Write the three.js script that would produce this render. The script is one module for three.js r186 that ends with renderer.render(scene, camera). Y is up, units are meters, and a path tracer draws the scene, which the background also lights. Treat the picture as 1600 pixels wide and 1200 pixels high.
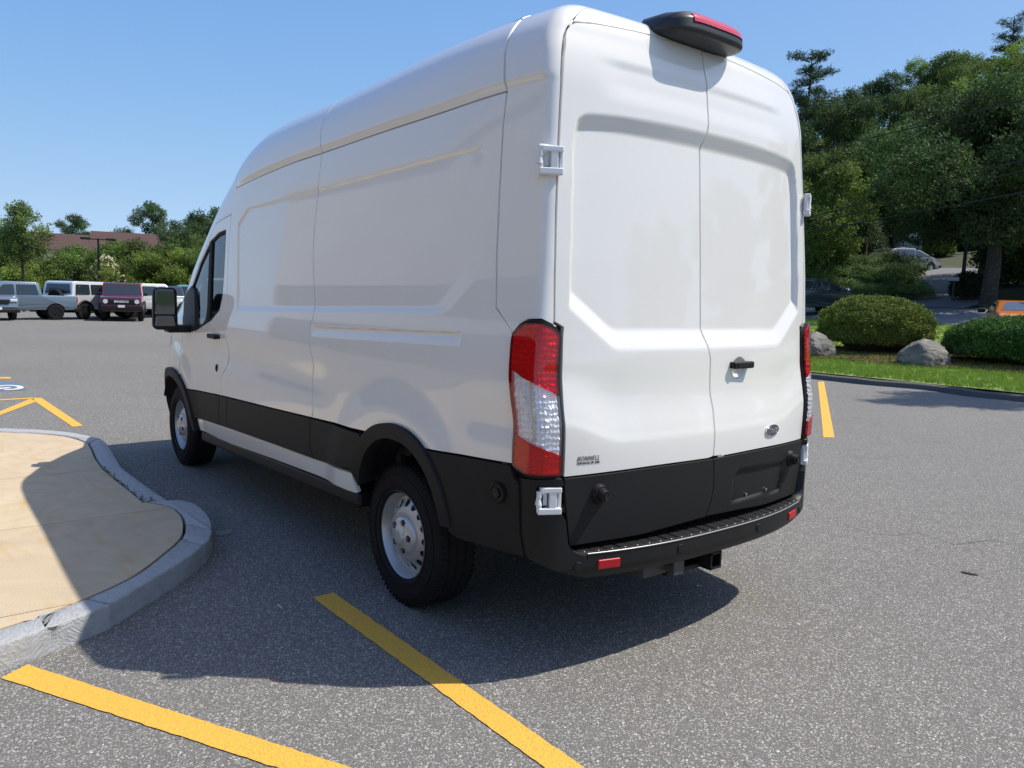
import * as THREE from 'three';
import { mergeGeometries, mergeVertices, toCreasedNormals } from 'three/addons/utils/BufferGeometryUtils.js';
import { RoundedBoxGeometry } from 'three/addons/geometries/RoundedBoxGeometry.js';
import { FontLoader } from 'three/addons/loaders/FontLoader.js';
import { TextGeometry } from 'three/addons/geometries/TextGeometry.js';
import { ImprovedNoise } from 'three/addons/math/ImprovedNoise.js';

// ---------------------------------------------------------------- camera, sky, sun, exposure
const scene = new THREE.Scene();
const V3 = (x, y, z) => new THREE.Vector3(x, y, z);
const CAM = V3(-3.26255, 1.54264, -2.8979);
const FWD = V3(0.7777, -0.11078, 0.6188).normalize();
const CUP = V3(0.104675, 0.993429, 0.046291).normalize();
const CRT = new THREE.Vector3().crossVectors(FWD, CUP).normalize();
const FPX = 1218.72;                                   // focal length in pixels of the 1600 px wide photograph
const camera = new THREE.PerspectiveCamera(52.424, 4 / 3, 0.05, 2000);
camera.position.copy(CAM); camera.up.copy(CUP);
camera.lookAt(CAM.clone().add(FWD));
scene.add(camera);

const SUN = V3(-0.385, 1, 0.565).normalize();
function skyTexture() {
  const w = 512, h = 256, d = new Float32Array(w * h * 4);
  const mix = (a, b, t) => a + (b - a) * t;
  for (let j = 0; j < h; j++) for (let i = 0; i < w; i++) {
    const el = ((j + .5) / h - .5) * Math.PI, az = ((i + .5) / w - .5) * 2 * Math.PI;
    const dir = V3(Math.cos(el) * Math.cos(az), Math.sin(el), Math.cos(el) * Math.sin(az));
    const s = Math.max(0, Math.sin(el)), t = k => 1 - Math.exp(-s * k);
    const c = [mix(.54, .065, t(5.2)), mix(.69, .15, t(3.1)), mix(.86, .25, t(.95))];
    const ang = Math.acos(Math.min(1, dir.dot(SUN)));
    const glow = 1.1 * Math.exp(-ang * 4.5) + .55 * Math.exp(-ang * 1.9);      // hazy aureole round the sun
    const g = el < 0 ? Math.max(.25, 1 + el * 6) : 1;
    const k = (j * w + i) * 4;
    d[k] = c[0] * g + glow; d[k + 1] = c[1] * g + glow * .94; d[k + 2] = c[2] * g + glow * .80; d[k + 3] = 1;
  }
  const t = new THREE.DataTexture(d, w, h, THREE.RGBAFormat, THREE.FloatType);
  t.mapping = THREE.EquirectangularReflectionMapping; t.magFilter = t.minFilter = THREE.LinearFilter;
  t.wrapS = THREE.RepeatWrapping; t.needsUpdate = true; return t;
}
const sky = skyTexture(); scene.background = sky; scene.environment = sky;
const sun = new THREE.DirectionalLight(new THREE.Color(1, .94, .84), 4.7);
sun.position.copy(SUN.clone().multiplyScalar(80)); sun.target.position.set(5, 0, 5);
sun.position.add(sun.target.position);
sun.castShadow = true; sun.shadow.mapSize.set(4096, 4096);
Object.assign(sun.shadow.camera, { left: -70, right: 70, top: 70, bottom: -70, near: 1, far: 220 });
scene.add(sun, sun.target);
const renderer = new THREE.WebGLRenderer({ antialias: true });
renderer.setSize(1024, 768);
renderer.toneMapping = THREE.LinearToneMapping; renderer.toneMappingExposure = 1.1;
renderer.shadowMap.enabled = true;

// ---------------------------------------------------------------- helpers
let seed = 7;
const rnd = () => { seed = (seed * 1664525 + 1013904223) >>> 0; return seed / 4294967296; };
const rr = (a, b) => a + (b - a) * rnd();
const noise = new ImprovedNoise();
const N = (x, y, z = 0) => noise.noise(x, y, z);
const fbm = (x, y, z = 0) => N(x, y, z) + .5 * N(x * 2.1, y * 2.1, z + 5) + .25 * N(x * 4.3, y * 4.3, z + 9);
const clamp = (x, a = 0, b = 1) => Math.min(b, Math.max(a, x));
const sst = (a, b, x) => { const t = clamp((x - a) / (b - a)); return t * t * (3 - 2 * t); };
const lin = (r, g, b) => new THREE.Color().setRGB(r, g, b);
const used = {};
function numbered(n) { if (!(n in used)) { used[n] = 0; return n; } used[n]++; return n + '_' + String(used[n]).padStart(3, '0'); }
function add(o, name, label, category, group, kind) {
  o.name = numbered(name); o.userData = {};
  if (label) o.userData.label = label;
  if (category) o.userData.category = category;
  if (group) o.userData.group = group;
  if (kind) o.userData.kind = kind;
  scene.add(o); return o;
}
function thing(name, label, category, pos = [0, 0, 0], turn = 0, group) {
  const g = add(new THREE.Group(), name, label, category, group); g.position.set(...pos); g.rotation.y = turn; return g;
}
function mesh(name, geo, mat, parent, label, kind) {
  const m = new THREE.Mesh(Array.isArray(geo) ? merge(geo) : geo, mat); m.name = name; m.castShadow = m.receiveShadow = true;
  if (label) m.userData.label = label; if (kind) m.userData.kind = kind;
  if (parent) parent.add(m); return m;
}
function merge(list) {
  const l = list.map(g => { const q = g.index ? g.toNonIndexed() : g; for (const k of Object.keys(q.attributes)) if (!['position', 'normal', 'uv'].includes(k)) q.deleteAttribute(k);
    if (!q.attributes.uv) q.setAttribute('uv', new THREE.BufferAttribute(new Float32Array(q.attributes.position.count * 2), 2)); return q; });
  return mergeGeometries(l);
}
const M4 = new THREE.Matrix4();
function box(w, h, d, x, y, z, r = 0, ry = 0, rx = 0, rz = 0) {
  const g = r > 0 ? new RoundedBoxGeometry(w, h, d, 2, Math.min(r, w * .49, h * .49, d * .49)) : new THREE.BoxGeometry(w, h, d);
  if (rz) g.rotateZ(rz); if (rx) g.rotateX(rx); if (ry) g.rotateY(ry); g.translate(x, y, z); return g;
}
function cyl(r0, r1, len, axis, x, y, z, n = 24) {
  const g = new THREE.CylinderGeometry(r0, r1, len, n); if (axis === 'z') g.rotateX(Math.PI / 2); if (axis === 'x') g.rotateZ(Math.PI / 2); g.translate(x, y, z); return g;
}
function tube(pts, r, seg = 24, n = 8) { return new THREE.TubeGeometry(new THREE.CatmullRomCurve3(pts.map(p => V3(...p))), seg, r, n, false); }
function mat(c, rough = .6, metal = 0, extra = {}) { return new THREE.MeshPhysicalMaterial({ color: c instanceof THREE.Color ? c : lin(...c), roughness: rough, metalness: metal, ...extra }); }

// a photograph pixel -> direction; the distance comes from the surface it lies on
function rayDir(x, y) { return FWD.clone().addScaledVector(CRT, (x - 800) / FPX).addScaledVector(CUP, (600 - y) / FPX); }
function ground(x, y, h = 0) { const d = rayDir(x, y), t = (h - CAM.y) / d.y; return [CAM.x + t * d.x, CAM.z + t * d.z]; }
function atDepth(x, y, depth) { const d = rayDir(x, y); return CAM.clone().addScaledVector(d, depth); }
function project(P) { const d = P.clone().sub(CAM), z = d.dot(FWD); return [800 + FPX * d.dot(CRT) / z, 600 - FPX * d.dot(CUP) / z]; }
function onSurf(S, a0, b0, px) {      // surface parameters (a, b) of the point of S seen at a pixel
  let a = a0, b = b0;
  for (let it = 0; it < 30; it++) {
    const p = project(S(a, b)), e = .002, pa = project(S(a + e, b)), pb = project(S(a, b + e));
    const J = [(pa[0] - p[0]) / e, (pb[0] - p[0]) / e, (pa[1] - p[1]) / e, (pb[1] - p[1]) / e];
    const rx = px[0] - p[0], ry = px[1] - p[1], D = J[0] * J[3] - J[1] * J[2];
    if (Math.abs(D) < 1e-6) break;
    const da = clamp((rx * J[3] - J[1] * ry) / D, -.25, .25), db = clamp((J[0] * ry - J[2] * rx) / D, -.25, .25);
    a += da; b += db; if (Math.abs(da) + Math.abs(db) < 1e-6) break;
  }
  return [a, b];
}
// table -> smooth function
function spline(tab) {
  const n = tab.length, m = [];
  for (let i = 0; i < n; i++) { const a = tab[Math.max(0, i - 1)], b = tab[Math.min(n - 1, i + 1)]; m.push((b[1] - a[1]) / (b[0] - a[0])); }
  return x => {
    if (x <= tab[0][0]) return tab[0][1] + m[0] * (x - tab[0][0]) * 0;
    if (x >= tab[n - 1][0]) return tab[n - 1][1];
    let i = 0; while (x > tab[i + 1][0]) i++;
    const h = tab[i + 1][0] - tab[i][0], t = (x - tab[i][0]) / h, t2 = t * t, t3 = t2 * t;
    return (2 * t3 - 3 * t2 + 1) * tab[i][1] + (t3 - 2 * t2 + t) * h * m[i] + (-2 * t3 + 3 * t2) * tab[i + 1][1] + (t3 - t2) * h * m[i + 1];
  };
}
// ---------------------------------------------------------------- sheet-metal panels: a polygon in the parameters of a surface, meshed finely, with folded edges
const area2 = p => { let s = 0; for (let i = 0; i < p.length; i++) { const a = p[i], b = p[(i + 1) % p.length]; s += a[0] * b[1] - b[0] * a[1]; } return s / 2; };
function densify(poly, step) {
  const o = [];
  poly.forEach((a, i) => { const b = poly[(i + 1) % poly.length], n = Math.max(1, Math.ceil(Math.hypot(b[0] - a[0], b[1] - a[1]) / step)); for (let k = 0; k < n; k++) o.push([a[0] + (b[0] - a[0]) * k / n, a[1] + (b[1] - a[1]) * k / n]); });
  return o;
}
function inset(poly, d) {
  const n = poly.length;
  return poly.map((p, i) => {
    const a = poly[(i + n - 1) % n], b = poly[(i + 1) % n];
    let e1 = [p[0] - a[0], p[1] - a[1]], e2 = [b[0] - p[0], b[1] - p[1]]; const l1 = Math.hypot(...e1) || 1, l2 = Math.hypot(...e2) || 1;
    const n1 = [-e1[1] / l1, e1[0] / l1], n2 = [-e2[1] / l2, e2[0] / l2]; let m = [n1[0] + n2[0], n1[1] + n2[1]]; const k = d / Math.max(.35, 1 + n1[0] * n2[0] + n1[1] * n2[1]);
    return [p[0] + m[0] * k, p[1] + m[1] * k];
  });
}
function roundPoly(poly, r) {           // round the corners of a polygon (r: number or per-corner array)
  const o = [], n = poly.length;
  poly.forEach((p, i) => {
    const a = poly[(i + n - 1) % n], b = poly[(i + 1) % n], la = Math.hypot(a[0] - p[0], a[1] - p[1]), lb = Math.hypot(b[0] - p[0], b[1] - p[1]);
    const q = Math.min(Array.isArray(r) ? r[i] : r, la * .48, lb * .48); if (q < 1e-5) { o.push(p); return; }
    const A = [p[0] + (a[0] - p[0]) * q / la, p[1] + (a[1] - p[1]) * q / la], B = [p[0] + (b[0] - p[0]) * q / lb, p[1] + (b[1] - p[1]) * q / lb];
    for (let k = 0; k <= 6; k++) { const t = k / 6; o.push([(1 - t) ** 2 * A[0] + 2 * t * (1 - t) * p[0] + t * t * B[0], (1 - t) ** 2 * A[1] + 2 * t * (1 - t) * p[1] + t * t * B[1]]); }
  });
  return o;
}
function curve(pts, n = 6) {            // smooth open polyline through points
  const o = []; const g = i => pts[clamp(i, 0, pts.length - 1)];
  for (let i = 0; i < pts.length - 1; i++) for (let k = 0; k < n; k++) {
    const t = k / n, [a, b, c, d] = [g(i - 1), g(i), g(i + 1), g(i + 2)];
    o.push([0, 1].map(j => .5 * (2 * b[j] + (c[j] - a[j]) * t + (2 * a[j] - 5 * b[j] + 4 * c[j] - d[j]) * t * t + (3 * b[j] - a[j] - 3 * c[j] + d[j]) * t ** 3)));
  }
  o.push(pts[pts.length - 1]); return o;
}
function clipRect(p, x0, y0, x1, y1) {
  for (let s = 0; s < 4; s++) {
    if (!p.length) return p; const o = [], ins = q => s === 0 ? q[0] >= x0 : s === 1 ? q[0] <= x1 : s === 2 ? q[1] >= y0 : q[1] <= y1, ax = s < 2 ? 0 : 1, v = [x0, x1, y0, y1][s];
    for (let i = 0; i < p.length; i++) {
      const a = p[i], b = p[(i + 1) % p.length], ia = ins(a), ib = ins(b); if (ia) o.push(a);
      if (ia !== ib) { const t = (v - a[ax]) / (b[ax] - a[ax]), q = [a[0] + (b[0] - a[0]) * t, a[1] + (b[1] - a[1]) * t]; q[ax] = v; o.push(q); }
    }
    p = o;
  }
  return p;
}
function panel(poly0, S, cell, ref, { gap = 0, rim = .018, off = 0, back = false } = {}) {
  let poly = poly0; if (area2(poly) < 0) poly = poly.slice().reverse();
  poly = densify(poly, cell * .9); if (gap) poly = inset(poly, gap);
  let x0 = 1e9, y0 = 1e9, x1 = -1e9, y1 = -1e9; for (const q of poly) { x0 = Math.min(x0, q[0]); x1 = Math.max(x1, q[0]); y0 = Math.min(y0, q[1]); y1 = Math.max(y1, q[1]); }
  const i0 = Math.floor(x0 / cell) - 1, j0 = Math.floor(y0 / cell) - 1, ni = Math.ceil(x1 / cell) - i0 + 2, nj = Math.ceil(y1 / cell) - j0 + 2;
  const mark = new Uint8Array(ni * nj);
  for (const q of poly) { const i = Math.floor(q[0] / cell) - i0, j = Math.floor(q[1] / cell) - j0; for (let a = -1; a <= 1; a++) for (let b = -1; b <= 1; b++) { const ii = i + a, jj = j + b; if (ii >= 0 && jj >= 0 && ii < ni && jj < nj) mark[jj * ni + ii] = 1; } }
  const P = [], Nn = [], UV = [], I = [], cache = new Map(); const e = .0015;
  const eva = (a, b) => { const p = S(a, b), pa = S(a + e, b).sub(S(a - e, b)), pb = S(a, b + e).sub(S(a, b - e)); const n = pa.cross(pb).normalize(); return [p, n]; };
  const mid = eva(poly[0][0], poly[0][1])[1]; const sg = mid.dot(ref) < 0 ? -1 : 1;
  const vert = (a, b) => {
    const k = Math.round(a * 1e5) + ':' + Math.round(b * 1e5); let i = cache.get(k); if (i !== undefined) return i;
    const [p, n] = eva(a, b); n.multiplyScalar(sg); p.addScaledVector(n, off); i = P.length / 3; P.push(p.x, p.y, p.z); Nn.push(n.x, n.y, n.z); UV.push(a, b); cache.set(k, i); return i;
  };
  const tri = (a, b, c) => { if (a === b || b === c || a === c) return; sg > 0 ? I.push(a, b, c) : I.push(a, c, b); };
  for (let j = 0; j < nj; j++) {
    const ys = (j + j0 + .5) * cell, xs = [];
    for (let k = 0; k < poly.length; k++) { const a = poly[k], b = poly[(k + 1) % poly.length]; if ((a[1] > ys) !== (b[1] > ys)) xs.push(a[0] + (b[0] - a[0]) * (ys - a[1]) / (b[1] - a[1])); }
    xs.sort((a, b) => a - b);
    for (let i = 0; i < ni; i++) {
      const cx = (i + i0) * cell, cy = (j + j0) * cell;
      if (!mark[j * ni + i]) {
        let c = 0; const xm = cx + cell / 2; for (const x of xs) if (x < xm) c++; if (!(c & 1)) continue;
        const a = vert(cx, cy), b = vert(cx + cell, cy), d = vert(cx + cell, cy + cell), f = vert(cx, cy + cell); tri(a, b, d); tri(a, d, f); continue;
      }
      let q = clipRect(poly, cx, cy, cx + cell, cy + cell); if (q.length < 3) continue;
      q = q.filter((p, k) => { const n = q[(k + 1) % q.length]; return Math.hypot(p[0] - n[0], p[1] - n[1]) > 1e-6; }); if (q.length < 3 || Math.abs(area2(q)) < 1e-9) continue;
      const v2 = q.map(p => new THREE.Vector2(p[0], p[1])), ids = q.map(p => vert(p[0], p[1]));
      for (const t of THREE.ShapeUtils.triangulateShape(v2, [])) { const ar = area2([q[t[0]], q[t[1]], q[t[2]]]); if (Math.abs(ar) < 1e-10) continue; ar > 0 ? tri(ids[t[0]], ids[t[1]], ids[t[2]]) : tri(ids[t[0]], ids[t[2]], ids[t[1]]); }
    }
  }
  if (rim > 0) {
    const ring = poly.map(q => { const [p, n] = eva(q[0], q[1]); n.multiplyScalar(sg); p.addScaledVector(n, off); return [p, n]; });
    for (let k = 0; k < ring.length; k++) {
      const [p, n] = ring[k], [q, m] = ring[(k + 1) % ring.length], t = q.clone().sub(p).normalize(), o = t.clone().cross(n).multiplyScalar(sg).normalize(), b = P.length / 3;
      for (const [w, nn] of [[p, n], [q, m]]) for (const d of [0, rim]) { const s = w.clone().addScaledVector(nn, -d); P.push(s.x, s.y, s.z); const no = d ? o : o.clone().addScaledVector(nn, .6).normalize(); Nn.push(no.x, no.y, no.z); UV.push(0, d); }
      if (sg > 0) I.push(b, b + 1, b + 2, b + 2, b + 1, b + 3); else I.push(b, b + 2, b + 1, b + 2, b + 3, b + 1);
    }
  }
  const g = new THREE.BufferGeometry(); g.setAttribute('position', new THREE.Float32BufferAttribute(P, 3)); g.setAttribute('normal', new THREE.Float32BufferAttribute(Nn, 3)); g.setAttribute('uv', new THREE.Float32BufferAttribute(UV, 2)); g.setIndex(I); return g;
}
function mirrorZ(g0) {
  const g = g0.clone(); const p = g.attributes.position, n = g.attributes.normal;
  for (let i = 0; i < p.count; i++) { p.setZ(i, -p.getZ(i)); n.setZ(i, -n.getZ(i)); }
  if (g.index) { const a = g.index.array; for (let i = 0; i < a.length; i += 3) { const t = a[i]; a[i] = a[i + 1]; a[i + 1] = t; } }
  else { for (const at of Object.values(g.attributes)) { const s = at.itemSize, a = at.array; for (let i = 0; i < at.count; i += 3) for (let k = 0; k < s; k++) { const t = a[i * s + k]; a[i * s + k] = a[(i + 1) * s + k]; a[(i + 1) * s + k] = t; } } }
  return g;
}
const font = await new FontLoader().loadAsync('fonts/droid/droid_sans_bold.typeface.json');
const fontR = await new FontLoader().loadAsync('fonts/droid/droid_sans_regular.typeface.json');
const fontS = await new FontLoader().loadAsync('fonts/droid/droid_serif_bold.typeface.json');
function text(s, size, depth, slant = 0, f = font) { const g = new TextGeometry(s, { font: f, size, depth, curveSegments: 3, bevelEnabled: false }); if (slant) { const p = g.attributes.position; for (let i = 0; i < p.count; i++) p.setX(i, p.getX(i) + slant * p.getY(i)); } return g; }

// ---------------------------------------------------------------- materials
const paint = mat([.785, .765, .72], .30, 0, { clearcoat: 1, clearcoatRoughness: .025 });
const black = mat([.011, .011, .0115], .5, 0, { specularIntensity: .6 });
const blackGrain = mat([.013, .013, .0132], .6, 0, { specularIntensity: .5 });
const dark = mat([.10, .10, .10], .9);
const rubber = mat([.013, .013, .013], .8, 0, { specularIntensity: .35 });
const steel = mat([.55, .56, .57], .34, .85);
const chrome = mat([.75, .76, .78], .12, 1);
const whitePart = mat([.72, .73, .74], .42);
const glassDark = mat([.16, .18, .18], .03, 0, { transmission: 1, thickness: 0, ior: 1.5 });
const mirrorGlass = mat([.15, .16, .165], .03, 1);  // dark tint painted in place of the dark surroundings the mirror would reflect
const redLens = mat([.80, .010, .018], .05, 0, { transmission: .85, thickness: 0, ior: 1.5, clearcoat: 1, clearcoatRoughness: .02 });
const clearLens = mat([.93, .93, .95], .03, 0, { transmission: .92, thickness: 0, ior: 1.5 });
const redOpaque = mat([.40, .004, .008], .4);
const sealBlack = mat([.004, .004, .004], .8);

// ---------------------------------------------------------------- the van: x forward from the rear axle, z to its right, y up
const van = thing('delivery_van', 'white high-roof delivery van with black lower cladding and twin rear doors', 'van');
const prof = spline([[.2, .09], [.3, .06], [.42, .025], [.55, .006], [.7, 0], [1.1, 0], [1.25, .004], [1.36, .014], [1.46, .028], [1.6, .040], [2.0, .073], [2.3, .098], [2.45, .114], [2.56, .138], [2.64, .178], [2.70, .243], [2.735, .34], [2.757, .48], [2.77, .70], [2.775, 1.03]]);
const roofQ = spline([[0, 2.775], [.33, 2.77], [.55, 2.757], [.69, 2.735], [.789, 2.70], [.854, 2.64], [.9, 2.52]]);
const hf = spline([[-2, 1], [-.5, 1], [0, .998], [.5, .985], [1.05, .972], [1.5, .968], [1.8, .962], [2.08, .947], [2.32, .908], [2.48, .865], [2.63, .806], [2.85, .72], [3.05, .625], [3.28, .505], [3.5, .385], [3.68, .28], [3.85, .18], [4.05, .095], [4.3, .04], [4.8, .012]]);
const yOf = (u, q) => q < 1.25 ? q : 1.25 + (q - 1.25) * hf(u);
const qOf = (u, y) => y < 1.25 ? y : 1.25 + (y - 1.25) / hf(u);
const taper = u => .06 * clamp((-.3 - u) / .65, 0, 1.4) ** 2 + .34 * clamp((u - 3.3) / 1.5, 0, 1.2) ** 2.6;
const halfW0 = (u, y) => 1.032 - prof(qOf(u, y)) - taper(u);
const S0 = (u, y) => V3(u, y, -halfW0(u, y));
const side0 = (x, y) => onSurf(S0, 1, 1.5, [x, y]);
const SP = (...l) => l.map(p => side0(p[0], p[1]));
const press = t => { const e = .22; return t <= 0 ? 0 : t >= 1 ? 1 : t < e ? t * t / (2 * e * (1 - e)) : t > 1 - e ? 1 - (1 - t) ** 2 / (2 * e * (1 - e)) : (t - e / 2) / (1 - e); };
function recess(poly, ramps, k = .35) {
  if (area2(poly) < 0) { poly = poly.slice().reverse(); ramps = ramps.slice(0, -1).reverse().concat(ramps.slice(-1)); }
  const E = poly.map((a, i) => { const b = poly[(i + 1) % poly.length], l = Math.hypot(b[0] - a[0], b[1] - a[1]); return [-(b[1] - a[1]) / l, (b[0] - a[0]) / l, a[0], a[1], ramps[i]]; });
  return (x, y) => { let d = 9; for (const e of E) { const v = ((x - e[2]) * e[0] + (y - e[3]) * e[1]) / e[4]; if (v <= -.3) return 0; const h = clamp(.5 + .5 * (d - v) / k); d = d * (1 - h) + v * h - k * h * (1 - h); } return press(d); };
}
// pressings of the side
const emboss = recess(SP([369, 487], [371, 350], [386, 325], [755, 226.5], [770, 243], [758, 420], [706, 484], [684, 492.5]), [.024, .03, .016, .04, .16, .10, .05, .04]);
const railP = SP([485, 509], [721, 518], [718, 542], [486, 527]);
const rail = recess(railP, [.012, .018, .05, .018], .2);
const SEAM = SP([369, 294], [415, 272], [460, 253.5], [503.6, 239], [600, 205.5], [700, 172.5], [792, 142.5]).sort((a, b) => a[0] - b[0]);
const seamY = spline(SEAM);
const FA = [0, .36], FB = [3.77, .36];
function F(u, y) {
  let f = -.009 * emboss(u, y) - .010 * rail(u, y);
  const ys = seamY(clamp(u, SEAM[0][0], SEAM[SEAM.length - 1][0]));
  f += .013 * sst(.004, .045, y - ys) * (1 - sst(.12, .34, y - ys)) * sst(-.97, -.86, u) * (1 - sst(2.2, 2.7, u));
  f += -.014 * Math.exp(-(((y - 1.02 - .02 * u) / .10) ** 2)) * sst(.55, .85, u) * (1 - sst(2.7, 3.2, u));
  f += -.013 * Math.exp(-(((y - 1.04) / .085) ** 2)) * sst(-.95, -.85, u) * (1 - sst(-.68, -.5, u));
  for (const c of [FA, FB]) { const d = Math.hypot(u - c[0], y - c[1]); f += .022 * (1 - sst(.60, .80, d)) * sst(.3, .5, d); }
  return f;
}
const S = (u, y) => V3(u, y, -(halfW0(u, y) + F(u, y)));
const OUTL = V3(0, .1, -1), BACK = V3(-1, 0, 0);
// rear
const Ucen = spline([[.4, -1.10], [.56, -1.105], [.7, -1.112], [.85, -1.111], [.955, -1.107], [1.0, -1.098], [1.14, -1.070], [1.3, -1.060], [1.45, -1.048], [2.0, -1.008], [2.33, -.980], [2.42, -.971], [2.5, -.957], [2.58, -.937], [2.65, -.917], [2.70, -.885], [2.735, -.83], [2.757, -.72], [2.77, -.5], [2.775, -.1]]);
const bow = (v, y) => (.072 + .026 * clamp((1.7 - y) / .9)) * (Math.abs(v) / .9) ** 2.3;
function U0(v, y) { const a = Math.abs(v), w = sst(.82, .96, y) * (1 - sst(1.18, 1.34, y)); return Ucen(y - .085 * sst(.55, .86, a) * w) + bow(v, y); }
const R0 = (v, y) => V3(U0(v, y), y, v);
const rear0 = (x, y) => onSurf(R0, x < 1100 ? -.4 : .4, 1.3, [x, y]);
const RP = (...l) => l.map(p => rear0(p[0], p[1]));
const rl = RP([898, 190], [888, 484], [962, 549], [1106, 548], [1106, 203], [936, 173.5]);
const sym = (p, r) => { };
const lipY = rl[3][1], lipT = rl[4][1];
const recPoly = [[rl[0][0] - .012, rl[0][1] - .075], [rl[1][0], rl[1][1]], [rl[2][0], lipY], [-rl[2][0], lipY], [-rl[1][0], rl[1][1]], [-rl[0][0] + .012, rl[0][1] - .075], [.765, 2.245], [.725, 2.277], [.62, 2.292], [.4, 2.302], [-.4, 2.302], [-.62, 2.292], [-.725, 2.277], [-.765, 2.245]];
const rearRec = recess(recPoly, [.03, .085, .105, .085, .03, .035, .05, .07, .08, .085, .08, .07, .05, .035], .22);
const hand = rear0(1155, 571);
const plateP = RP([1139, 786], [1144, 744], [1153, 730], [1226, 716], [1217, 768]);
const plateRec = recess(plateP, [.012, .02, .03, .02, .012], .2);
function FR(v, y) {
  let f = .028 * rearRec(v, y);
  f += .007 * sst(2.515, 2.47, y) * sst(2.33, 2.42, y) * (1 - sst(.5, .68, Math.abs(v)));
  const dx = (v - hand[0]) / .062, dy = (y - hand[1] - (y > hand[1] ? -.012 : 0)) / (y > hand[1] ? .05 : .075), d = Math.hypot(dx, dy); f += .03 * (1 - sst(.55, 1, d));
  return f;
}
const RR = (v, y) => V3(U0(v, y) + FR(v, y), y, v);
const RT = (v, y) => V3(U0(v, y) + .016 * plateRec(v, y), y, v);          // lower trim of the doors
// the corner between side and rear as one surface: s < 0 along the side, s > 0 along the rear
function wrap(hw, ur, vA, r) {
  const pt = (s, y) => { const va = vA(y), ua = ur(-va, y); if (s <= 0) { const u = ua - s; return [u, -hw(u, y)]; } const v = -(va - s); return [ur(v, y), v]; };
  const f = (s, y) => {
    let p; if (Math.abs(s) >= r) p = pt(s, y); else { const t = (s + r) / (2 * r), a = pt(-r, y), b = pt(r, y), c = pt(0, y); p = [0, 1].map(i => (1 - t) ** 2 * a[i] + 2 * t * (1 - t) * c[i] + t * t * b[i]); }
    return V3(p[0], y, p[1]);
  };
  f.s = (u, y) => ur(-vA(y), y) - u; return f;
}
const vApex = y => 1.032 - prof(y) - .064;
const SW = wrap((u, y) => halfW0(u, y) + F(u, y), (v, y) => U0(v, y), vApex, .045);
const wr = (x, y) => onSurf(SW, x < 850 ? -.12 : .06, 1.3, [x, y]);
const WP = (...l) => l.map(p => wr(p[0], p[1]));
// bumper surface
const Ub = (v, y) => -1.178 + .125 * (Math.abs(v) / .85) ** 2.5 + .06 * sst(.47, .36, y) - .004;
const SB = wrap((u, y) => .965 + .085 * sst(-1.0, -.55, u) - .03 * sst(.47, .36, y), Ub, () => .962, .10);
const br = (x, y) => onSurf(SB, x < 870 ? -.1 : .2, .55, [x, y]);
const BP = (...l) => l.map(p => br(p[0], p[1]));

const ytop = (u) => yOf(u, 2.70);
const side = (name, poly, m, o = {}, parent = van, surf = S, cell = .009) => { const g = panel(poly, surf, cell, OUTL, { gap: .005, rim: .026, ...o }); mesh(name, g, m, parent); mesh(name, mirrorZ(g), m, parent); };

// --- side panels
const dSeam = SP([792, 143], [786, 197], [780.5, 299], [776, 398.5], [775.3, 481]), dTop = side0(793.6, 76), mSeamU = SP([505.5, 199.5], [503.6, 226], [503.6, 239]);
const mSeam = SP([503.6, 239], [497, 288], [491, 338], [487, 402], [490, 487], [484.5, 508.5], [484.5, 546], [488, 567], [485, 597], [489, 636], [487, 653]);
const uM = mSeamU[0][0], uD = dTop[0] + .03;
const topLine = (a, b, n = 24) => Array.from({ length: n + 1 }, (_, i) => { const u = a + (b - a) * i / n; return [u, ytop(u)]; });
const seamLine = (a, b, n = 16) => Array.from({ length: n + 1 }, (_, i) => { const u = a + (b - a) * i / n; return [u, seamY(u)]; });
const uS0 = dSeam[0][0], uS1 = mSeamU[2][0], uS2 = SEAM[SEAM.length - 1][0];
side('roof_side', [...seamLine(uS0, uS1), mSeamU[1], mSeamU[0], ...topLine(uM - .02, uD), dTop], paint);
side('roof_side', [...seamLine(uS1, uS2), ...topLine(uS2 + .03, uM - .02), mSeamU[0], mSeamU[1]], paint);
const tlLeft = SP([801, 522], [801, 725.5]);
const arcPts = (cu, cy, ru, ry, a0, a1, n, e = .92) => Array.from({ length: n + 1 }, (_, i) => { const a = (a0 + (a1 - a0) * i / n) * Math.PI / 180, c = Math.cos(a), s = Math.sin(a); return [cu + ru * Math.sign(c) * Math.abs(c) ** e, cy + ry * Math.sign(s) * Math.abs(s) ** e]; });
const archR = arcPts(-.075, .40, .485, .535, 24, 166, 40), archRi = arcPts(-.085, .41, .405, .445, 16, 165, 40), archRm = arcPts(-.08, .405, .45, .50, 8, 172, 40);
const archF = arcPts(3.735, .36, .625, .505, 176, 0, 44), archFi = arcPts(3.75, .37, .575, .415, 176, 0, 44), archFm = arcPts(3.74, .365, .60, .47, 178, 2, 44);
const backTrimTop = SP([669, 700.5], [799.5, 725.5]);
const tR = SP([568, 676]);
side('rear_side_panel', [...seamLine(uS1, uS0, 20), ...dSeam.slice(1), ...SP([800.7, 516]), ...tlLeft, backTrimTop[1], backTrimTop[0], ...archRm.filter(p => p[1] > .835).reverse(), ...curve(mSeam.slice().reverse())], paint, {}, van, S, .0065);
const doorRear = SP([361.8, 334.5], [358.5, 370], [356, 407.5], [355, 450], [355, 487.5], [351, 512], [355, 550], [352.5, 575], [345, 590], [344.5, 618]);
const ap = SP([337.5, 349], [325, 378], [313, 408], [301, 440], [291.5, 462]);
const pillarTop = topLine(uS2 + .03, 3.62, 30);
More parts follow.
